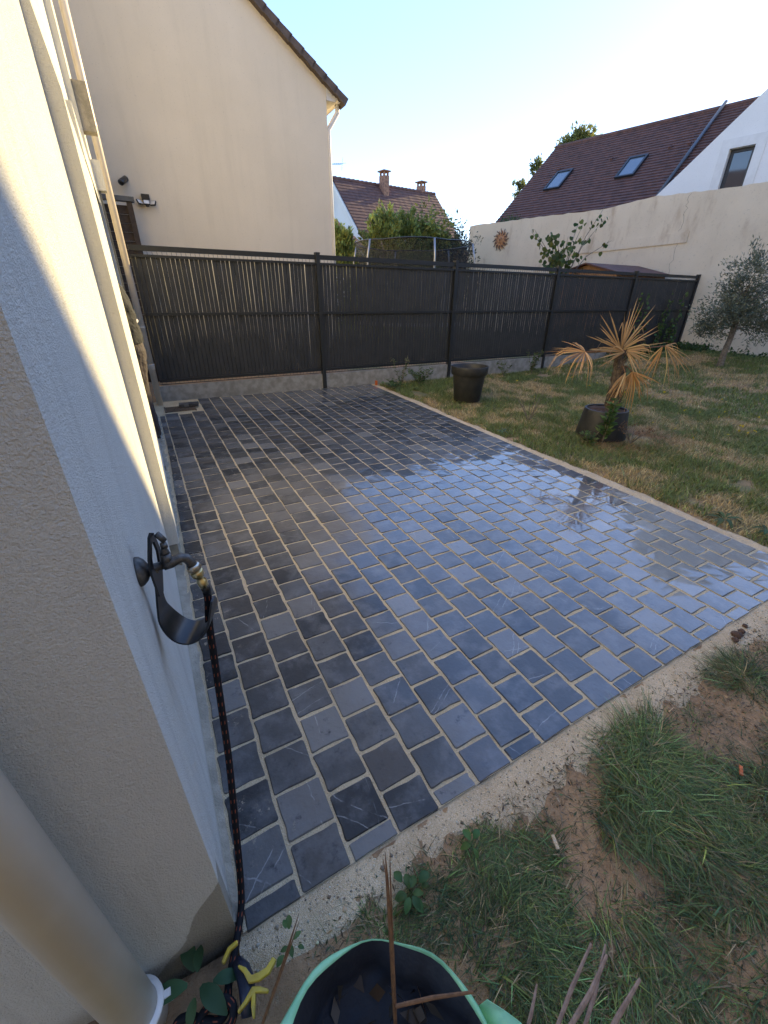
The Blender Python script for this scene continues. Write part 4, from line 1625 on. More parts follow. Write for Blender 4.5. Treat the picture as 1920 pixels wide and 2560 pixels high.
tree('roof_tree', (21.8, 18.4, .1), 'tree top rising behind the ridge of the right hand roof', 'tree', [(21.8, 18.4, .1), (21.8, 18.4, 7.5)], [.2, .06],
     [((21.6, 18.5, 8.45), (.75, .85, .68)), ((21.6, 19.3, 8.1), (.5, .5, .55)), ((21.6, 17.6, 8.2), (.45, .55, .4))], .20, .10, (.17, .18, .055), 3200, M['bark'], 16, .2, lo=.25)
tree('roof_tree', (21.8, 22.0, .1), 'thin tree peeping past the left verge of the right hand roof', 'tree', [(21.8, 22.0, .1), (21.8, 21.6, 7.2)], [.2, .05],
     [((21.6, 21.15, 7.95), (.4, .45, .5)), ((21.6, 22.2, 7.1), (.4, .45, .5))], .18, .09, (.16, .17, .055), 2600, M['bark'], 10, .2, lo=.25)

# ------------------------------------------------------------------ neighbouring house behind the fence (gable towards us)
nb = thing('gable_house', (-1.5, 8, 0), 'beige rendered neighbouring house with blank gable wall behind the fence', 'house')
NX, NZ, SL = 3.65, 4.50, .64
RXg = -1.5
RZg = NZ + (NX - RXg) * SL
m = MB()
m.prism([(RXg - (NX - RXg), 8, -.2), (NX, 8, -.2), (NX, 8, NZ), (RXg, 8, RZg), (RXg - (NX - RXg), 8, NZ)], (0, 9, 0))
fixn(m.build('wall', M['plaster2'], nb))
m = MB()
for sgn in (1, -1):
    e = Vector((sgn * 1.0, 0, -SL)).normalized()
    nv = Vector((sgn * SL, 0, 1)).normalized()
    o_ = Vector((RXg, 8.02, RZg)) + nv * .004
    m.obox(o_, e * ((NX - RXg) / abs(e.x) + .18), (0, 9.0, 0), nv * .07)
roof = fixn(m.build('roof', M['verge_tile'], nb))
# verge tiles down the right hand slope
e = Vector((1.0, 0, -SL)).normalized()
nv = Vector((SL, 0, 1)).normalized()
vt = MB()
w_, h_ = .245, .115
vt.add([(0, 0, -.042), (w_, 0, -.055), (w_, 0, .055), (.0, 0, .042), (0, .22, -.042), (w_, .22, -.055), (w_, .22, .055), (0, .22, .042)],
       [(0, 1, 2, 3), (7, 6, 5, 4), (0, 4, 5, 1), (1, 5, 6, 2), (2, 6, 7, 3), (3, 7, 4, 0)])
vm = bpy.data.meshes.new('verge_tile')
vm.from_pydata(vt.v, [], vt.f)
vm.materials.append(M['verge_tile'])
ang = math.atan(SL)
nvt = int(((NX - RXg) / e.x + .18) / .215) + 1
for k in range(nvt):
    p = Vector((RXg, 7.90, RZg)) + e * (k * .215) + nv * .045
    o = bpy.data.objects.new('verge_tile', vm)
    COL.objects.link(o)
    o.parent = roof
    o.location = p - origin(roof)
    o.rotation_euler = (0, ang, 0)
# eaves box, gutter and white downpipe on the corner
m = MB()
m.prism([(NX + .003, 7.99, NZ - .16), (NX + .17, 7.99, NZ - .16), (NX + .17, 7.99, NZ - .06), (NX + .003, 7.99, NZ + .04)], (0, 9, 0))
fixn(m.build('eaves_box', M['pvc_white'], nb))
m = MB()
gx_, gz_ = NX + .235, NZ - .10
pts = [(gx_ + .062 * math.cos(R(a)), gz_ + .062 * math.sin(R(a))) for a in range(180, 361, 20)]
pts2 = [(gx_ + .056 * math.cos(R(a)), gz_ + .056 * math.sin(R(a))) for a in range(360, 179, -20)]
m.prism([(a, 7.97, b_) for a, b_ in pts + pts2], (0, 9.1, 0))
fixn(m.build('gutter', M['pvc_white'], nb))
m = MB()
m.tube([(gx_, 8.1, gz_ - .05), (gx_, 8.1, gz_ - .16), (NX + .055, 8.1, gz_ - .40), (NX + .055, 8.1, gz_ - .55), (NX + .055, 8.1, .1)], .04, 14)
m.build('downpipe', M['pvc_white'], nb, True)

camw = thing('security_camera', (.37, 7.99, 2.93), 'small black security camera mounted high on the neighbouring gable wall', 'camera')
m = MB()
m.tube([(.40, 7.998, 2.955), (.40, 7.96, 2.95)], [.035, .03], 14)
m.build('mount', M['black_plastic'], camw)
m = MB()
m.tube([(.415, 7.95, 2.965), (.41, 7.94, 2.96), (.335, 7.84, 2.895), (.325, 7.83, 2.885)], [.02, .04, .04, .036], 16)
m.build('housing', M['black_plastic'], camw, True)
fl = thing('flood_light', (.62, 7.99, 2.73), 'black outdoor flood light with three tilted lamp heads on the gable wall', 'flood light')
m = MB()
m.box(.565, .675, 7.93, 7.998, 2.735, 2.80)
m.tube([(.625, 7.97, 2.70), (.625, 7.95, 2.655)], [.02, .026], 12)
m.build('sensor', M['black_plastic'], fl)
for dx, rz in ((-.085, .7), (0, 0), (.085, -.7)):
    c = Vector((.62 + dx, 7.92 + abs(dx) * .2, 2.70))
    mt = Matrix.Translation(c) @ Matrix.Rotation(rz, 4, 'Z') @ Matrix.Rotation(R(-35), 4, 'X')
    m = MB()
    m.box(-.042, .042, .0, .02, -.035, .035)
    hd = MB()
    hd.add([mt @ Vector(v) for v in m.v], m.f)
    hobj = hd.build('lamp_head', M['black_plastic'], fl)
    m = MB()
    m.box(-.036, .036, -.004, .0, -.028, .028)
    hd = MB()
    hd.add([mt @ Vector(v) for v in m.v], m.f)
    hd.build('lamp_glass', M['pvc_white'], hobj)
ws = thing('wooden_screen', (.0, 7.55, .1), 'dark brown wooden board screen with cap beside the drain pipe behind the fence', 'screen')
for k in range(24):
    z0 = .1 + k * .108
    if z0 > 2.58:
        break
    m = MB()
    m.obox((-1.1, 7.53 + random.uniform(-.003, .003), z0), (1.44, 0, 0), (0, .03, 0), (0, .012, .104))
    m.build('board', M['wood_dark'], ws)
MB().box(.335, .405, 7.49, 7.58, .1, 2.62).build('post', M['wood_dark'], ws)
MB().box(-1.15, .44, 7.47, 7.60, 2.625, 2.68).build('cap', M['lead'], ws)

# ------------------------------------------------------------------ trampoline
tr = thing('trampoline', (6.68, 10.0, .1), 'round trampoline with black safety net behind the fence', 'trampoline')
tc = Vector((6.68, 10.0, 0))
nseg = 48


def ring(r, zf, rad, n=nseg):
    return MB().tube([(tc.x + r * math.cos(2 * math.pi * k / n), tc.y + r * math.sin(2 * math.pi * k / n), zf(2 * math.pi * k / n)) for k in range(n + 1)], rad, 8, caps=False)


ptop = lambda a: 2.62 + .028 * abs(math.cos(3 * a))
ring(1.47, ptop, .014).build('top_ring', M['black_plastic'], tr, True)
ring(1.50, lambda a: .85, .03).build('frame_ring', M['steel'], tr, True)
MB().lathe([(0, .86), (1.35, .86), (1.5, .88), (1.5, .84)], 40, (tc.x, tc.y, 0)).build('mat', M['black_plastic'], tr)
m = MB()
vs, fs = [], []
for k in range(nseg):
    a = 2 * math.pi * k / nseg
    for i, (rr, zz) in enumerate(((1.465, ptop(a)), (1.40, 2.2), (1.36, 1.5), (1.38, .9))):
        vs.append((tc.x + rr * math.cos(a), tc.y + rr * math.sin(a), zz))
for k in range(nseg):
    j = (k + 1) % nseg
    for i in range(3):
        fs.append((k * 4 + i, j * 4 + i, j * 4 + i + 1, k * 4 + i + 1))
m.add(vs, fs).build('net', M['net'], tr, True)
for k in range(6):
    a = 2 * math.pi * (k + .28) / 6
    c, s_ = math.cos(a), math.sin(a)
    MB().tube([(tc.x + 1.58 * c, tc.y + 1.58 * s_, .1), (tc.x + 1.58 * c, tc.y + 1.58 * s_, 2.3), (tc.x + 1.50 * c, tc.y + 1.50 * s_, 2.64)], .022, 10).build('pole', M['steel'], tr, True)

# ------------------------------------------------------------------ garden shed
sh = thing('garden_shed', (11.1, 7.3, .1), 'low wooden garden shed with brown roof behind the fence', 'shed')
m = MB()
m.prism([(10.02, 6.45, .1), (10.02, 8.15, .1), (10.02, 8.15, 1.98), (10.02, 7.3, 2.19), (10.02, 6.45, 1.98)], (1.9, 0, 0))
fixn(m.build('wall', M['wood_orange'], sh))
m = MB()
for s_ in (-1, 1):
    d = Vector((0, s_ * .95, -.235))
    m.obox((9.93, 7.3, 2.205), (2.1, 0, 0), d, Vector((0, .235 * s_, .95)).normalized() * .03)
fixn(m.build('roof', M['roof_brown'], sh))

# ------------------------------------------------------------------ beige boundary wall
TH = R(12)
un = Vector((-math.sin(TH), math.cos(TH), 0))           # along the wall, away from us
nn = Vector((math.cos(TH), math.sin(TH), 0))            # to the far side
W0 = Vector((12.62, 6.04, 0))
bw = thing('boundary_wall', (12.62, 6.04, .3), 'tall weathered beige boundary wall with rough top edge at the right', 'wall')
m = MB()
top = []
S0, S1 = -16., 7.42
ss = np.linspace(S0, S1, 150)
tz = np.interp(ss, [-16, -.6, .3, 1.5, 2.9, 4.7, 7.42], [3.80, 3.735, 3.74, 3.775, 3.645, 3.685, 3.70])
poly = [(W0 + un * S0) + Vector((0, 0, -.2)), (W0 + un * S1) + Vector((0, 0, -.2))]
for s_, z_ in zip(ss[::-1], tz[::-1]):
    p = W0 + un * s_
    p.z = z_ + random.uniform(-.014, .014)
    poly.append(p)
m.prism(poly, nn * .28)
fixn(m.build('wall', M['beige_wall'], bw))
# raised plaster band and cracks
m = MB()
p = lambda s_, z_: W0 + un * s_ + Vector((0, 0, z_))
m.prism([p(.50, 2.72), p(4.2, 2.60), p(4.2, 2.78), p(.50, 2.95)], -nn * .025)
fixn(m.build('plaster_band', M['beige_wall'], bw))
m = MB()


def crack(pts, w=.005):
    vs = []
    for (s_, z_) in pts:
        vs += [p(s_ - w * .5, z_) - nn * .003, p(s_ + w * .5, z_) - nn * .003]
    m.add(vs, [(2 * i, 2 * i + 1, 2 * i + 3, 2 * i + 2) for i in range(len(pts) - 1)])


for s0, z0, s1, z1 in ((.70, 3.73, .74, 2.97), (.72, 2.70, .68, 1.6)):
    pts = [(s0 + (s1 - s0) * t + random.uniform(-.045, .045), z0 + (z1 - z0) * t) for t in np.linspace(0, 1, 14)]
    crack(pts)
m.build('crack', M['clod'], bw)
# sun ornament
sc_ = W0 + un * 6.04 + Vector((0, 0, 3.18)) - nn * .02
orn = thing('sun_ornament', tuple(sc_), 'terracotta sun face ornament with wavy rays hung on the beige wall', 'wall ornament')
E1, E2, E3 = un, Vector((0, 0, 1)), -nn


def lp(a, b_, c=0.):
    return sc_ + E1 * a + E2 * b_ + E3 * c


for k in range(24):
    a = 2 * math.pi * k / 24
    ln = .33 if k % 2 == 0 else .27
    m = MB()
    vs = []
    K = 7
    for i in range(K + 1):
        u_ = i / K
        rr = .145 + (ln - .145) * u_
        aa = a + .10 * math.sin(u_ * 5.5)
        w = (.024 * (1 - u_) ** .7 + .001)
        for s_ in (-1, 1):
            for c in (.0, .014):
                vs.append(lp(rr * math.cos(aa) - s_ * w * math.sin(aa), rr * math.sin(aa) + s_ * w * math.cos(aa), c + .006))
    fs = []
    for i in range(K):
        b_ = 4 * i
        fs += [(b_ + 1, b_ + 3, b_ + 7, b_ + 5), (b_, b_ + 1, b_ + 5, b_ + 4), (b_ + 3, b_ + 2, b_ + 6, b_ + 7)]
    m.add(vs, fs)
    fixn(m.build('ray', M['terracotta'] if k % 2 else M['terracotta_dark'], orn))
m = MB()
vs, fs = [], []
rings_ = [(0, .055), (.06, .05), (.10, .035), (.125, .012), (.135, .03), (.15, .03), (.155, .0)]
for rr, c in rings_:
    for k in range(28):
        a = 2 * math.pi * k / 28
        vs.append(lp(rr * math.cos(a), rr * math.sin(a), c))
for i in range(len(rings_) - 1):
    for k in range(28):
        j = (k + 1) % 28
        fs.append((i * 28 + k, i * 28 + j, (i + 1) * 28 + j, (i + 1) * 28 + k))
m.add(vs, fs)
face = fixn(m.build('face', M['terracotta'], orn, True))
m = MB()
for s_ in (-1, 1):
    m.tube([lp(s_ * .022, .035, .05), lp(s_ * .045, .045, .05), lp(s_ * .07, .032, .043)], [.004, .008, .004], 6)
    m.tube([lp(s_ * .028, .012, .054), lp(s_ * .062, .012, .046)], [.010, .008], 8)
m.tube([lp(0, .035, .055), lp(0, .0, .07), lp(0, -.022, .075)], [.006, .009, .012], 6)
m.tube([lp(-.035, -.055, .05), lp(0, -.064, .055), lp(.035, -.055, .05)], [.004, .008, .004], 6)
m.build('features', M['terracotta_dark'], face)


# ------------------------------------------------------------------ house on the right
def roof_courses(parent, A, B, down, length, pitch_len, mat, thick=.03, names='tile_course'):
    """courses of tiles between ridge points A and B, each a thin tilted slab sharing one mesh"""
    A, B, down = Vector(A), Vector(B), Vector(down).normalized()
    al = B - A
    n = int(length / pitch_len)
    nrm = al.cross(down).normalized()
    if nrm.z < 0:
        nrm = -nrm
    seg = 40
    vs, fs = [], []
    r = random.Random(5)
    for i in range(seg + 1):
        p = al * (i / seg)
        j = r.uniform(-.006, .006)
        vs += [p, p + down * (pitch_len * 1.06) + nrm * (thick + j), p + down * (pitch_len * 1.06 + j) - nrm * .004]
    for i in range(seg):
        b_ = 3 * i
        fs += [(b_, b_ + 1, b_ + 4, b_ + 3), (b_ + 1, b_ + 2, b_ + 5, b_ + 4)]
    me = bpy.data.meshes.new(names)
    me.from_pydata([tuple(v) for v in vs], [], fs)
    me.materials.append(mat)
    o0 = origin(parent)
    for k in range(n):
        o = bpy.data.objects.new(names, me)
        COL.objects.link(o)
        o.parent = parent
        o.location = A + down * (k * pitch_len) - o0


rn_, rf_ = Vector((19.90, 10.05, 7.426)), Vector((18.443, 16.906, 7.509))
vb_ = Vector((14.702, 16.111, 4.391))
rd = (rf_ - rn_).normalized()
dn = (vb_ - rf_).normalized()
rh = thing('brown_roof_house', (19, 12, .2), 'white house with brown tiled roof and gable wing beyond the beige wall', 'house')
R0_ = rn_ - rd * 0.35                                # the ridge runs on behind the gable wing
m = MB()
back = dn - 2 * nn * dn.dot(nn)
roofn = rd.cross(dn)
if roofn.z < 0:
    roofn = -roofn
ln_ = 5.6
a_, b_ = R0_ - roofn * .03, rf_ - roofn * .03
m.add([a_, b_, b_ + dn * ln_, a_ + dn * ln_, b_ + back * ln_, a_ + back * ln_], [(0, 1, 2, 3), (1, 0, 5, 4)])
rf_o = m.build('roof', M['roof_brown'], rh)
roof_courses(rf_o, R0_, rf_, dn, ln_, .165, M['roof_brown'], .03)
m = MB()
m.tube([R0_, rf_], .09, 8)
m.build('ridge_tiles', M['roof_brown'], rf_o)
m = MB()                                            # walls under the roof
c1 = rf_ - rd * .25
for q in (c1,):
    e1, e2 = q + dn * 5.2, q + back * 5.2
    m.prism([Vector((e1.x, e1.y, -.2)), Vector((e1.x, e1.y, e1.z - .1)), q - Vector((0, 0, .15)), Vector((e2.x, e2.y, e2.z - .1)), Vector((e2.x, e2.y, -.2))], -rd * 9.0)
fixn(m.build('wall', M['white_plaster'], rh))


def roofp(al_, d_, h_=0.):
    return rn_ + rd * al_ + dn * d_ + roofn * h_


for a0, a1 in ((5.02, 5.72), (2.15, 2.82)):
    d0, d1 = 2.12, 3.28
    m = MB()
    for (x0, x1, y0, y1) in ((a0, a0 + .07, d0, d1), (a1 - .07, a1, d0, d1), (a0 + .07, a1 - .07, d0, d0 + .08), (a0 + .07, a1 - .07, d1 - .07, d1)):
        m.obox(roofp(x0, y0, -.02), rd * (x1 - x0), dn * (y1 - y0), roofn * .12)
    sk = fixn(m.build('skylight', M['frame_dark'], rh))
    m = MB()
    m.obox(roofp(a0 + .071, d0 + .081, .055), rd * (a1 - a0 - .142), dn * (d1 - d0 - .152), roofn * .012)
    fixn(m.build('pane', M['skylight'], sk))
m = MB()
m.tube([roofp(.69, -.15, .10), roofp(.68, 5.3, .10)], .055, 8)
m.build('roof_pipe', M['lead'], rh, True)
for a0 in (5.75, 3.55, 1.5, .9):
    m = MB()
    m.obox(roofp(a0, 1.85, .02), rd * .10, dn * .08, roofn * .06)
    m.build('vent_tile', M['roof_brown'], rh)
# gable wing facing the garden
A_ = Vector((15.205, 9.407, 4.331))
rk = (Vector((15.634, 7.386, 6.301)) - A_)
apex = A_ + rk * 2.05
low = A_ - rk * .95
slope_len = (apex - low)
half = Vector((slope_len.x, slope_len.y, 0))
low2 = apex + half
low2.z = low.z
m = MB()
hw = Vector((low.x, low.y, 0))
gpoly = [Vector((low.x, low.y, -.2)), low, apex, low2, Vector((low2.x, low2.y, -.2))]
wp = lambda al_, zz: A_ - un * al_ + Vector((0, 0, zz - A_.z))          # al_ towards us along the wall
# window hole: build the gable as strips round it
wx0, wx1, wz0, wz1 = 1.63, 2.21, 3.95, 5.17
hl = -(low - A_).dot(un)
ha = -(apex - A_).dot(un)
h2 = -(low2 - A_).dot(un)


def zr(al_):
    return low.z + (apex.z - low.z) * (al_ - hl) / (ha - hl) if al_ <= ha else apex.z - (apex.z - low2.z) * (al_ - ha) / (h2 - ha)


m.prism([wp(hl, -.2), wp(hl, zr(hl)), wp(wx0, zr(wx0)), wp(wx0, -.2)], nn * .3)
m.prism([wp(wx0, wz1), wp(wx0, zr(wx0)), wp(wx1, zr(wx1)), wp(wx1, wz1)], nn * .3)
m.prism([wp(wx0, -.2), wp(wx0, wz0), wp(wx1, wz0), wp(wx1, -.2)], nn * .3)
m.prism([wp(wx1, -.2), wp(wx1, zr(wx1)), wp(ha, zr(ha)), wp(h2, zr(h2)), wp(h2, -.2)], nn * .3)
fixn(m.build('gable_wall', M['white_plaster'], rh))
m = MB()
for (a0, a1, z0, z1) in ((wx0 - .22, wx0 - .001, wz0, wz1 + .22), (wx1 + .001, wx1 + .22, wz0, wz1 + .22), (wx0 - .001, wx1 + .001, wz1 + .001, wz1 + .22)):
    m.obox(wp(a0, z0) - nn * .022, -un * (a1 - a0), nn * .021, (0, 0, z1 - z0))
fixn(m.build('window_surround', M['pvc_white'], rh))
m = MB()
for (a0, a1, z0, z1) in ((wx0 + .002, wx0 + .08, wz0, wz1 - .002), (wx1 - .08, wx1 - .002, wz0, wz1 - .002), (wx0 + .08, wx1 - .08, wz1 - .08, wz1 - .002)):
    m.obox(wp(a0, z0) + nn * .14, -un * (a1 - a0), nn * .06, (0, 0, z1 - z0))
win = fixn(m.build('window', M['frame_dark'], rh))
m = MB()
m.obox(wp(wx0 + .08, wz0) + nn * .17, -un * (wx1 - wx0 - .16), nn * .01, (0, 0, wz1 - wz0 - .08))
fixn(m.build('pane', M['glass'], win))
m = MB()                                            # wing roof, two slopes running back
gn = un.cross(Vector((0, 0, 1)))
for q0, q1 in ((apex, low), (apex, low2)):
    d_ = (q1 - q0)
    nr = d_.cross(nn).normalized()
    if nr.z < 0:
        nr = -nr
    m.obox(q0 - nr * .10 + nn * .02, d_ * 1.03, nn * 6.0, nr * .08)
fixn(m.build('wing_roof', M['roof_brown'], rh))

# ------------------------------------------------------------------ house in the middle distance
mh = thing('chimney_house', (17, 29, .3), 'distant house with brown tiled roof and two brick chimneys', 'house')
Ar, Br = Vector((12.084, 28.0, 7.711)), Vector((20.6, 29.6, 7.95))
al = (Br - Ar)
al.z = 0
aln = al.normalized()
fr = Vector((aln.y, -aln.x, 0))                    # towards us
slp = math.tan(R(47))
RUN = 4.3
m = MB()
for s_ in (1, -1):
    d_ = (fr * s_ + Vector((0, 0, -slp)))
    m.add([Ar, Br, Br + d_ * RUN, Ar + d_ * RUN], [(0, 1, 2, 3)])
mro = m.build('roof', M['roof_brown'], mh)
dd = (fr + Vector((0, 0, -slp)))
roof_courses(mro, Ar + Vector((0, -.03, .02)), Br + Vector((0, -.03, .02)), dd, dd.length * RUN, .24, M['roof_brown'], .018)
m = MB()
nrd = 26
for k in range(nrd):
    p0 = Ar.lerp(Br, k / nrd)
    p1 = Ar.lerp(Br, (k + .93) / nrd)
    m.tube([p0, p1], [.10, .14], 8)
m.build('ridge_tiles', M['roof_brown'], mro)
m = MB()
for q in (Ar + aln * .12, Br - aln * .5):
    e1, e2 = q + (fr + Vector((0, 0, -slp))) * (RUN - .2), q + (-fr + Vector((0, 0, -slp))) * (RUN - .2)
    m.prism([Vector((e1.x, e1.y, .0)), e1 - Vector((0, 0, .05)), q - Vector((0, 0, .05)), e2 - Vector((0, 0, .05)), Vector((e2.x, e2.y, .0))], aln * .3)
e1 = Ar + fr * (RUN - .3)
m.obox((e1.x, e1.y, .0), aln * 8.4, -fr * .3, (0, 0, 3.2))
e1 = Ar - fr * (RUN - .3)
m.obox((e1.x, e1.y, .0), aln * 8.4, -fr * .3, (0, 0, 3.2))
fixn(m.build('wall', M['white_plaster'], mh))
# white verge board on the left gable, seen as the pale triangle
m = MB()
q = Ar - aln * .06
e1 = q + dd * (RUN)
m.prism([q - Vector((0, 0, .02)), e1 - Vector((0, 0, .02)), e1 - Vector((0, 0, .3)), q - Vector((0, 0, .3))], aln * .1)
fixn(m.build('verge_board', M['pvc_white'], mh))


def chimney(base, wx_, wy_, h_, label):
    b = Vector(base)
    c = MB()
    c.obox(b - aln * wx_ / 2 - fr * wy_ / 2, aln * wx_, fr * wy_, (0, 0, h_))
    ch = fixn(c.build('chimney', M['brick'], mh))
    t = MB()
    for i in (-1, 1):
        for j in (-1, 1):
            o_ = b + aln * (i * (wx_ / 2 - .07)) + fr * (j * (wy_ / 2 - .07)) + Vector((0, 0, h_ + .001))
            t.obox(o_ - aln * .05 - fr * .05, aln * .1, fr * .1, (0, 0, .20))
    t.obox(b - aln * (wx_ / 2 + .08) - fr * (wy_ / 2 + .08) + Vector((0, 0, h_ + .202)), aln * (wx_ + .16), fr * (wy_ + .16), (0, 0, .06))
    fixn(t.build('cap', M['brick'], ch))
    return ch


q = Ar + aln * 3.75 + fr * .35
chimney((q.x, q.y, 6.6), .42, .5, 1.66, '')
q = Br - aln * 1.2 - fr * .15
chimney((q.x, q.y, 6.9), .42, .5, 1.38, '')
m = MB()
q = Ar + dd * 2.75 + aln * 3.2
m.obox(q + Vector((0, 0, .06)), aln * .9, dd * .7, fr * .1)
m.obox(q + aln * 4.4 + Vector((0, 0, .06)), aln * .9, dd * .5, fr * .1)
fixn(m.build('skylight', M['glass'], mh))
for k, dk in ((1.9, 1.7), (6.0, 2.2)):
    q = Ar + aln * k + dd * dk
    MB().obox(q, aln * .14, dd * .1, fr * .12 + Vector((0, 0, .1))).build('vent_tile', M['lead'], mh)
an = thing('tv_antenna', (11.9, 27.9, 5.0), 'thin metal television antenna above the left end of the distant roof', 'antenna')
m = MB()
m.tube([(12.0, 27.9, 4.5), (12.0, 27.9, 8.35)], .03, 6)
m.build('mast', M['steel'], an)
m = MB()
m.tube([(11.7, 27.8, 8.28), (12.9, 28.2, 8.5)], .02, 5)
for k in range(9):
    u_ = k / 8
    c = Vector((11.7, 27.8, 8.28)).lerp(Vector((12.9, 28.2, 8.5)), u_)
    m.tube([c + Vector((-.05, .15, .0)) * (1 + u_), c - Vector((-.05, .15, .0)) * (1 + u_)], .008, 4)
m.tube([(12.85, 28.2, 8.2), (12.95, 28.2, 8.8)], .015, 5)
m.build('aerial', M['steel'], an)
lr = thing('low_roof_house', (12.4, 24.5, .2), 'low brown roof partly hidden by the corner of the blank gable house', 'house')
m = MB()
m.add([(9.0, 23.5, 5.25), (10.35, 23.5, 5.05), (11.6, 22.0, 3.6), (9.0, 22.0, 3.6), (10.35, 24.5, 5.05), (11.6, 26, 3.6), (9.0, 24.5, 5.25), (9, 26, 3.6)],
      [(0, 1, 2, 3), (1, 4, 5, 2), (4, 6, 7, 5), (0, 6, 4, 1)])
m.build('roof', M['roof_brown'], lr)
MB().box(8.5, 11.4, 22.2, 25.8, .1, 3.6).build('wall', M['white_plaster'], lr)

# ------------------------------------------------------------------ foreground bag and bits
bagc = Vector((.178, -.418, 0))
bag = thing('garden_bag', (bagc.x, bagc.y, -.02), 'open pop up garden waste bag, green outside and black inside', 'garden bag')
nb_ = 64


def bagring(r, zz, wav, ph=0.):
    return [(bagc.x + (r + wav * math.sin(5 * a + ph) + wav * .6 * math.sin(11 * a + 1.3)) * math.cos(a),
             bagc.y + (r + wav * math.sin(5 * a + ph) + wav * .6 * math.sin(11 * a + 1.3)) * math.sin(a),
             zz + wav * 1.2 * math.sin(3 * a + .7)) for a in (2 * math.pi * k / nb_ for k in range(nb_))]


def hemring(r, zz, wav, wide):
    out = []
    for k in range(nb_):
        a = 2 * math.pi * k / nb_
        d = ((a - R(128) + math.pi) % (2 * math.pi)) - math.pi
        w = r - wide * (.04 + math.exp(-(d / .42) ** 2)) - .003 * math.sin(9 * a)
        out.append((bagc.x + w * math.cos(a), bagc.y + w * math.sin(a), zz + wav * math.sin(7 * a)))
    return out


def bagskin(rings_):
    vs = [q for r_ in rings_ for q in r_]
    fs = []
    for i in range(len(rings_) - 1):
        for k in range(nb_):
            j = (k + 1) % nb_
            fs.append((i * nb_ + k, i * nb_ + j, (i + 1) * nb_ + j, (i + 1) * nb_ + k))
    return MB().add(vs, fs)


RB, ZB_ = .238, .12
bagskin([bagring(RB - .01, -.015, .004), bagring(RB + .004, .05, .005), bagring(RB + .006, ZB_ - .012, .003), bagring(RB + .001, ZB_ + .002, .003)]).build('outer_skin', M['green_fabric'], bag, True)
hem = bagskin([bagring(RB + .001, ZB_ + .002, .003), bagring(RB, ZB_ + .006, .003), hemring(RB - .002, ZB_ + .004, .002, .016), hemring(RB - .003, ZB_ - .002, .003, .020)]).build('rolled_hem', M['green_fabric'], bag, True)
bagskin([hemring(RB - .003, ZB_ - .0025, .003, .019), bagring(RB - .026, .085, .009, .4), bagring(RB - .030, .05, .011, 1.4), bagring(RB - .04, .02, .008, .6), bagring(.02, .008, .0)]).build('lining', M['bag_black'], bag, True)
m = MB()
vs = [(.425, -.392, .095), (.445, -.396, .115), (.470, -.425, .105), (.492, -.452, .090), (.50, -.50, .08), (.44, -.50, .07), (.428, -.43, .085)]
m.add(vs, [(0, 1, 2, 6), (6, 2, 3, 5), (3, 4, 5)])
o = m.build('handle_flap', M['green_fabric'], bag, True)
sd = o.modifiers.new('s', 'SOLIDIFY')
sd.thickness = .003


n = 170
a = rng.uniform(0, 2 * np.pi, n)
q = .19 * np.sqrt(rng.random(n))
P = np.stack([bagc.x + q * np.cos(a), bagc.y + q * np.sin(a), .012 + rng.uniform(0, .05, n)], -1)
V, F, C = leaves(P, rng.normal(size=(n, 3)) * [1, 1, .5], rng.uniform(.03, .11, n), rng.uniform(.006, .03, n), np.where(rng.random((n, 1)) < .6, vary((.035, .028, .020), n, .4, .1), vary((.12, .075, .04), n, .4, .1)))
o = np_mesh('garden_waste', V, F, M['grass'], None, C)
tag(o, 'dark dead leaves and clippings inside the garden bag', 'garden waste', kind='stuff')


def stalk(name, pts, r, mat, label, split=0):
    o = MB()
    o.tube(pts, r, 7, flat=.55)
    if split:
        p0, p1 = Vector(pts[-2]), Vector(pts[-1])
        for k in range(split):
            off = Vector((random.uniform(-.008, .008), random.uniform(-.008, .008), 0))
            o.tube([Vector(pts[0]) + off * .6, p0 + off, p1 + off * 1.6 + Vector((0, 0, -.05 * k))], [r[0] * .6, r[-2] * .7, .0006], 5, flat=.5)
    ob_ = o.build(name, mat, None, loc=pts[0])
    return tag(ob_, label, 'stalk')


stalk('palm_stalk', [(.257, -.332, .03), (.264, -.31, .17), (.274, -.278, .30), (.2835, -.237, .49), (.287, -.221, .552)], [.0055, .0055, .0055, .004, .0008], M['dry_stalk'], 'tall split brown palm stalk standing up out of the garden bag', 3)
stalk('palm_stalk', [(.008, -.174, .016), (.058, -.165, .145), (.094, -.169, .275), (.127, -.171, .395)], [.006, .0055, .0045, .0008], M['dry_stalk'], 'slanting brown palm stalk left of the garden bag', 1)
stalk('palm_stalk', [(.262, -.318, .155), (.335, -.345, .158), (.415, -.380, .160)], [.004, .0042, .003], M['dry_stalk'], 'brown stalk lying across the rim of the garden bag')
stalk('palm_stalk', [(.54, -.50, .06), (.63, -.47, .085), (.723, -.445, .10)], [.005, .006, .0035], M['grey_stalk'], 'long pale stalk, leftmost of the stalks right of the bag', 0)
stalk('palm_stalk', [(.555, -.51, .06), (.66, -.495, .085), (.739, -.475, .10)], [.006, .007, .004], M['grey_stalk'], 'thick pale stalk with forked tip right of the bag', 1)
stalk('palm_stalk', [(.59, -.53, .055), (.67, -.50, .08), (.752, -.462, .10)], [.005, .006, .003], M['grey_stalk'], 'pale stalk crossing behind the forked one right of the bag', 0)
stalk('palm_stalk', [(.60, -.56, .05), (.69, -.545, .08), (.77, -.535, .10)], [.006, .007, .004], M['grey_stalk'], 'pale stalk farthest right at the bottom of the picture', 0)
stalk('palm_stalk', [(.47, -.48, .06), (.52, -.455, .085), (.561, -.43, .10)], [.004, .005, .0025], M['grey_stalk'], 'short grey stalk beside the green bag flap', 0)

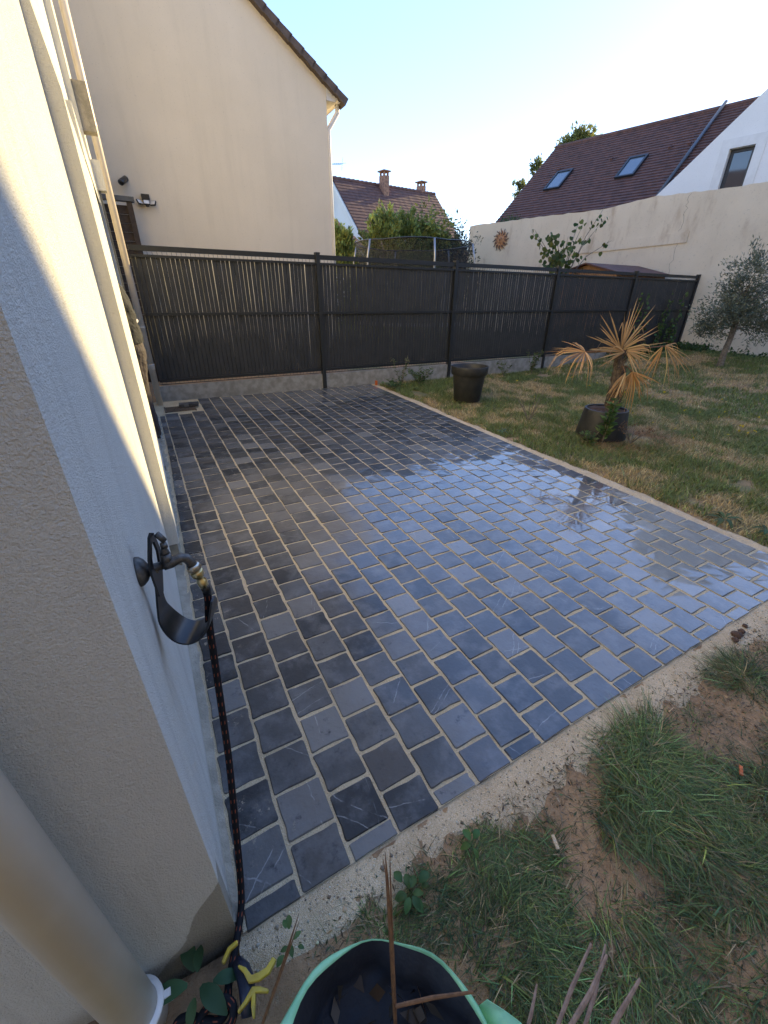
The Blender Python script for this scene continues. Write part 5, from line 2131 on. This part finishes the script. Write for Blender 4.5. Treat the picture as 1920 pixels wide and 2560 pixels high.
hr = thing('hose_nozzle', (.0, -.10, .0), 'yellow and dark blue plastic hose gun lying under the hose', 'hose gun')
m = MB()
m.tube([(-.022, -.050, .018), (-.012, -.075, .026), (-.008, -.10, .032), (-.012, -.128, .030), (-.02, -.15, .022)], [.013, .018, .019, .017, .012], 12)
fixn(m.build('body', M['navy'], hr, True))


def ribbon(pts, w, th, mat, name):
    pts = [Vector(q) for q in pts]
    vs, fs = [], []
    for i, q in enumerate(pts):
        d = (pts[min(i + 1, len(pts) - 1)] - pts[max(i - 1, 0)]).normalized()
        s_ = Vector((-d.y, d.x, 0)).normalized()
        ww = w[i]
        ww *= .72
        vs += [q - s_ * ww, q + s_ * ww, q + s_ * ww + Vector((0, 0, th)), q - s_ * ww + Vector((0, 0, th))]
    for i in range(len(pts) - 1):
        for k in range(4):
            fs.append((i * 4 + k, i * 4 + (k + 1) % 4, i * 4 + 4 + (k + 1) % 4, i * 4 + 4 + k))
    fs += [(3, 2, 1, 0), tuple(len(vs) - 4 + k for k in range(4))]
    o = fixn(MB().add(vs, fs).build(name, mat, hr))
    bv = o.modifiers.new('b', 'BEVEL')
    bv.width = .0028
    bv.segments = 3
    return o


ribbon([(-.018, -.070, .044), (-.006, -.085, .048), (.002, -.106, .048), (.020, -.112, .050), (.042, -.112, .050), (.060, -.100, .050)], [.003, .006, .009, .010, .009, .008], .013, M['yellow'], 'handle')
ribbon([(-.034, -.140, .036), (-.015, -.134, .040), (.004, -.124, .042), (.016, -.130, .042), (.034, -.142, .040)], [.004, .006, .009, .007, .004], .013, M['yellow'], 'trigger')
ribbon([(.004, -.128, .041), (-.002, -.148, .040), (-.005, -.165, .036)], [.006, .006, .003], .013, M['yellow'], 'hook')
ribbon([(-.052, -.040, .020), (-.034, -.024, .026), (-.012, -.022, .030)], [.006, .007, .006], .013, M['yellow'], 'grip')

for i, (x, y, s_) in enumerate(((2.378, -.051, .026), (2.425, -.050, .017), (2.327, -.066, .017), (2.485, -.040, .013))):
    import bmesh
    bm = bmesh.new()
    bmesh.ops.create_icosphere(bm, subdivisions=2, radius=s_)
    for v in bm.verts:
        v.co *= random.uniform(.72, 1.15)
        v.co.z *= .55
    me = bpy.data.meshes.new('earth_clod')
    bm.to_mesh(me)
    bm.free()
    o = link('earth_clod', me, M['clod'], None, (x, y, G(x, y) - .002))
    tag(o, ['largest dark earth clod on the sand strip', 'small earth clod behind the largest one on the sand', 'earth clod left of the largest one on the sand', 'smallest earth clod, farthest right on the sand'][i], 'clod', 'earth clods on the sand strip')
for (x, y, a, lb) in ((1.62, -.41, .5, 'orange plastic scrap lying in the rough grass at the right'), (.86, -.26, 1.2, 'small tan chip on the bare soil')):
    m = MB()
    d = Vector((math.cos(a), math.sin(a), .1)) * .035
    m.obox((x, y, terr(np.array(x), np.array(y)).item() + .03), d, Vector((-math.sin(a), math.cos(a), 0)) * .010, (0, 0, .005))
    o = m.build('plastic_scrap', M['orange'] if x > 1 else M['sand'], None, loc=(x, y, 0))
    tag(o, lb, 'scrap')

# ------------------------------------------------------------------ person in the doorway, back to us
def skin_obj(name, verts, edges, radii, mat, parent, root=0, sub=2):
    o0 = origin(parent)
    me = bpy.data.meshes.new(name)
    me.from_pydata([tuple(Vector(v) - o0) for v in verts], edges, [])
    o = link(name, me, mat, parent)
    sk = o.modifiers.new('skin', 'SKIN')
    sk.use_smooth_shade = True
    lay = me.skin_vertices[0].data if me.skin_vertices else None
    if lay is None:
        me.attributes.new  # skin layer is created with the modifier
        lay = me.skin_vertices[0].data
    for i, r_ in enumerate(radii):
        lay[i].radius = r_ if isinstance(r_, tuple) else (r_, r_)
        lay[i].use_root = (i == root)
    ss_ = o.modifiers.new('sub', 'SUBSURF')
    ss_.levels = sub
    ss_.render_levels = sub
    return o


py0 = 4.30
per = thing('person', (-.02, py0, .12), 'person in dark jacket and brown trousers standing in the doorway, facing away', 'person')
zf = .118
# body: pelvis at x=0, leaning into the doorway (towards -x)
pel = (-.012, py0, 1.02)
bv_ = [pel, (-.010, py0, 1.20), (-.035, py0, 1.38), (-.085, py0, 1.54), (-.135, py0, 1.63), (-.17, py0, 1.73), (-.19, py0, 1.81),
       (-.075, py0 - .18, 1.55), (-.12, py0 - .24, 1.30), (-.30, py0 - .20, 1.20), (-.36, py0 - .19, 1.18),
       (-.075, py0 + .18, 1.55), (-.12, py0 + .24, 1.30), (-.30, py0 + .20, 1.20), (-.36, py0 + .19, 1.18),
       (-.010, py0 - .09, .95), (-.035, py0 - .10, .56), (-.005, py0 - .10, .20), (-.10, py0 - .105, .16),
       (-.010, py0 + .09, .95), (-.06, py0 + .10, .56), (-.05, py0 + .10, .20), (-.15, py0 + .11, .16)]
be = [(0, 1), (1, 2), (2, 3), (3, 4), (4, 5), (5, 6), (3, 7), (7, 8), (8, 9), (9, 10), (3, 11), (11, 12), (12, 13), (13, 14), (0, 15), (15, 16), (16, 17), (17, 18), (0, 19), (19, 20), (20, 21), (21, 22)]
br_ = [.075, .07, .075, .07, .045, .085, .07, .045, .04, .033, .03, .045, .04, .033, .03, .055, .045, .035, .03, .055, .045, .035, .03]
skin_obj('body', bv_, be, br_, M['skin'], per)
# five fingers on each hand
for side in (-1, 1):
    w = Vector((-.36, py0 + side * .19, 1.18))
    hv, he, hrad = [tuple(w), tuple(w + Vector((-.05, 0, 0)))], [(0, 1)], [.026, .030]
    for k in range(5):
        off = (k - 1.5) * .019
        if k == 4:
            s1, s2 = w + Vector((-.03, -side * .035, -.005)), w + Vector((-.06, -side * .055, -.01))
        else:
            l_ = (.055, .062, .066, .058)[k]
            s1, s2 = w + Vector((-.085, off, -.005)), w + Vector((-.085 - l_ * .7, off, -.03))
        i = len(hv)
        hv += [tuple(s1), tuple(s2)]
        he += [(1, i), (i, i + 1)]
        hrad += [.0095, .0075]
    skin_obj('hand', hv, he, hrad, M['skin'], per, sub=1)
hd = MB()
hd.lathe([(.0, .105), (.05, .095), (.085, .06), (.095, .01), (.09, -.04), (.075, -.07), (.0, -.075)], 18, (-.185, py0, 1.82))
fixn(hd.build('hair', M['hair'], per, True))
def loft(name, rings_, mat, caps=True, n=22):
    m = MB()
    vs, fs = [], []
    for (x, y, z, a, b_) in rings_:
        for k in range(n):
            t = 2 * math.pi * k / n
            vs.append((x + a * math.cos(t), y + b_ * math.sin(t), z))
    for i in range(len(rings_) - 1):
        for k in range(n):
            j = (k + 1) % n
            fs.append((i * n + k, i * n + j, (i + 1) * n + j, (i + 1) * n + k))
    if caps:
        fs += [tuple(reversed(range(n))), tuple((len(rings_) - 1) * n + k for k in range(n))]
    m.add(vs, fs)
    o = fixn(m.build(name, mat, per, True))
    ss_ = o.modifiers.new('sub', 'SUBSURF')
    ss_.levels = ss_.render_levels = 2
    dm = o.modifiers.new('d', 'DISPLACE')
    dm.texture = folds
    dm.strength = .028
    dm.texture_coords = 'GLOBAL'
    return o


folds = bpy.data.textures.new('folds', 'CLOUDS')
folds.noise_scale = .075
loft('jacket', [(.002, py0, 1.05, .116, .19), (.002, py0, 1.10, .119, .19), (.0, py0, 1.16, .114, .185), (-.004, py0, 1.24, .112, .18), (-.02, py0, 1.34, .122, .19), (-.04, py0, 1.44, .125, .21), (-.075, py0, 1.54, .112, .215), (-.11, py0, 1.61, .085, .16), (-.135, py0, 1.66, .06, .08)], M['cloth_dark'], False)
for side in (-1, 1):
    m = MB()
    m.tube([(-.075, py0 + side * .17, 1.56), (-.10, py0 + side * .235, 1.42), (-.12, py0 + side * .245, 1.30), (-.20, py0 + side * .225, 1.23), (-.30, py0 + side * .20, 1.20), (-.335, py0 + side * .195, 1.19)], [.07, .066, .06, .055, .048, .042], 14)
    m.build('sleeve', M['cloth_dark'], per, True)
so_ = MB()
so_.lathe([(.112, -.016), (.121, 0), (.112, .016)], 30, (-.004, py0, 1.235))
so_.build('shirt_hem', M['cloth_pale'], per, True)
loft('trousers', [(.0, py0, 1.16, .09, .15), (.0, py0, 1.08, .106, .17), (.0, py0, 1.0, .118, .18), (-.002, py0, .92, .116, .185), (-.010, py0, .84, .098, .18), (-.016, py0, .78, .07, .16)], M['cloth_brown'], False)
for side, dx in ((-1, .0), (1, -.05)):
    loft('trouser_leg', [(-.004 + dx * .2, py0 + side * .09, 1.02, .095, .09), (-.006 + dx * .3, py0 + side * .09, .93, .108, .098), (-.010 + dx * .4, py0 + side * .093, .84, .103, .094), (-.014 + dx * .6, py0 + side * .096, .74, .095, .088), (-.02 + dx * .9, py0 + side * .10, .62, .086, .08), (-.015 + dx, py0 + side * .10, .50, .080, .075),
                         (-.004 + dx, py0 + side * .10, .36, .080, .072), (.002 + dx, py0 + side * .10, .24, .075, .068), (.0 + dx, py0 + side * .10, .17, .078, .07), (.0 + dx, py0 + side * .10, .165, .07, .065)], M['cloth_brown'], False)
for sy_, dx in ((-.105, .0), (.105, -.05)):
    m = MB()
    prof_ = [(.062, .0, .040), (.058, .035, .042), (.045, .085, .038), (-.02, .09, .04), (-.10, .065, .045), (-.17, .045, .048), (-.21, .02, .038)]
    vs, fs = [], []
    for (x, h_, w) in prof_:
        for s_ in (-1, 1):
            vs += [(x + dx, py0 + sy_ + s_ * w, zf + .022), (x + dx, py0 + sy_ + s_ * w * .8, zf + .025 + h_)]
    for i in range(len(prof_) - 1):
        b_ = 4 * i
        fs += [(b_, b_ + 4, b_ + 5, b_ + 1), (b_ + 1, b_ + 5, b_ + 7, b_ + 3), (b_ + 3, b_ + 7, b_ + 6, b_ + 2)]
    fs += [(0, 1, 3, 2), (24, 26, 27, 25)]
    m.add(vs, fs)
    sh_ = fixn(m.build('shoe', M['black_plastic'], per, True))
    MB().obox((-.21 + dx, py0 + sy_ - .046, zf), (.279, 0, 0), (0, .092, 0), (0, 0, .024)).build('sole', M['shoe_sole'], sh_)
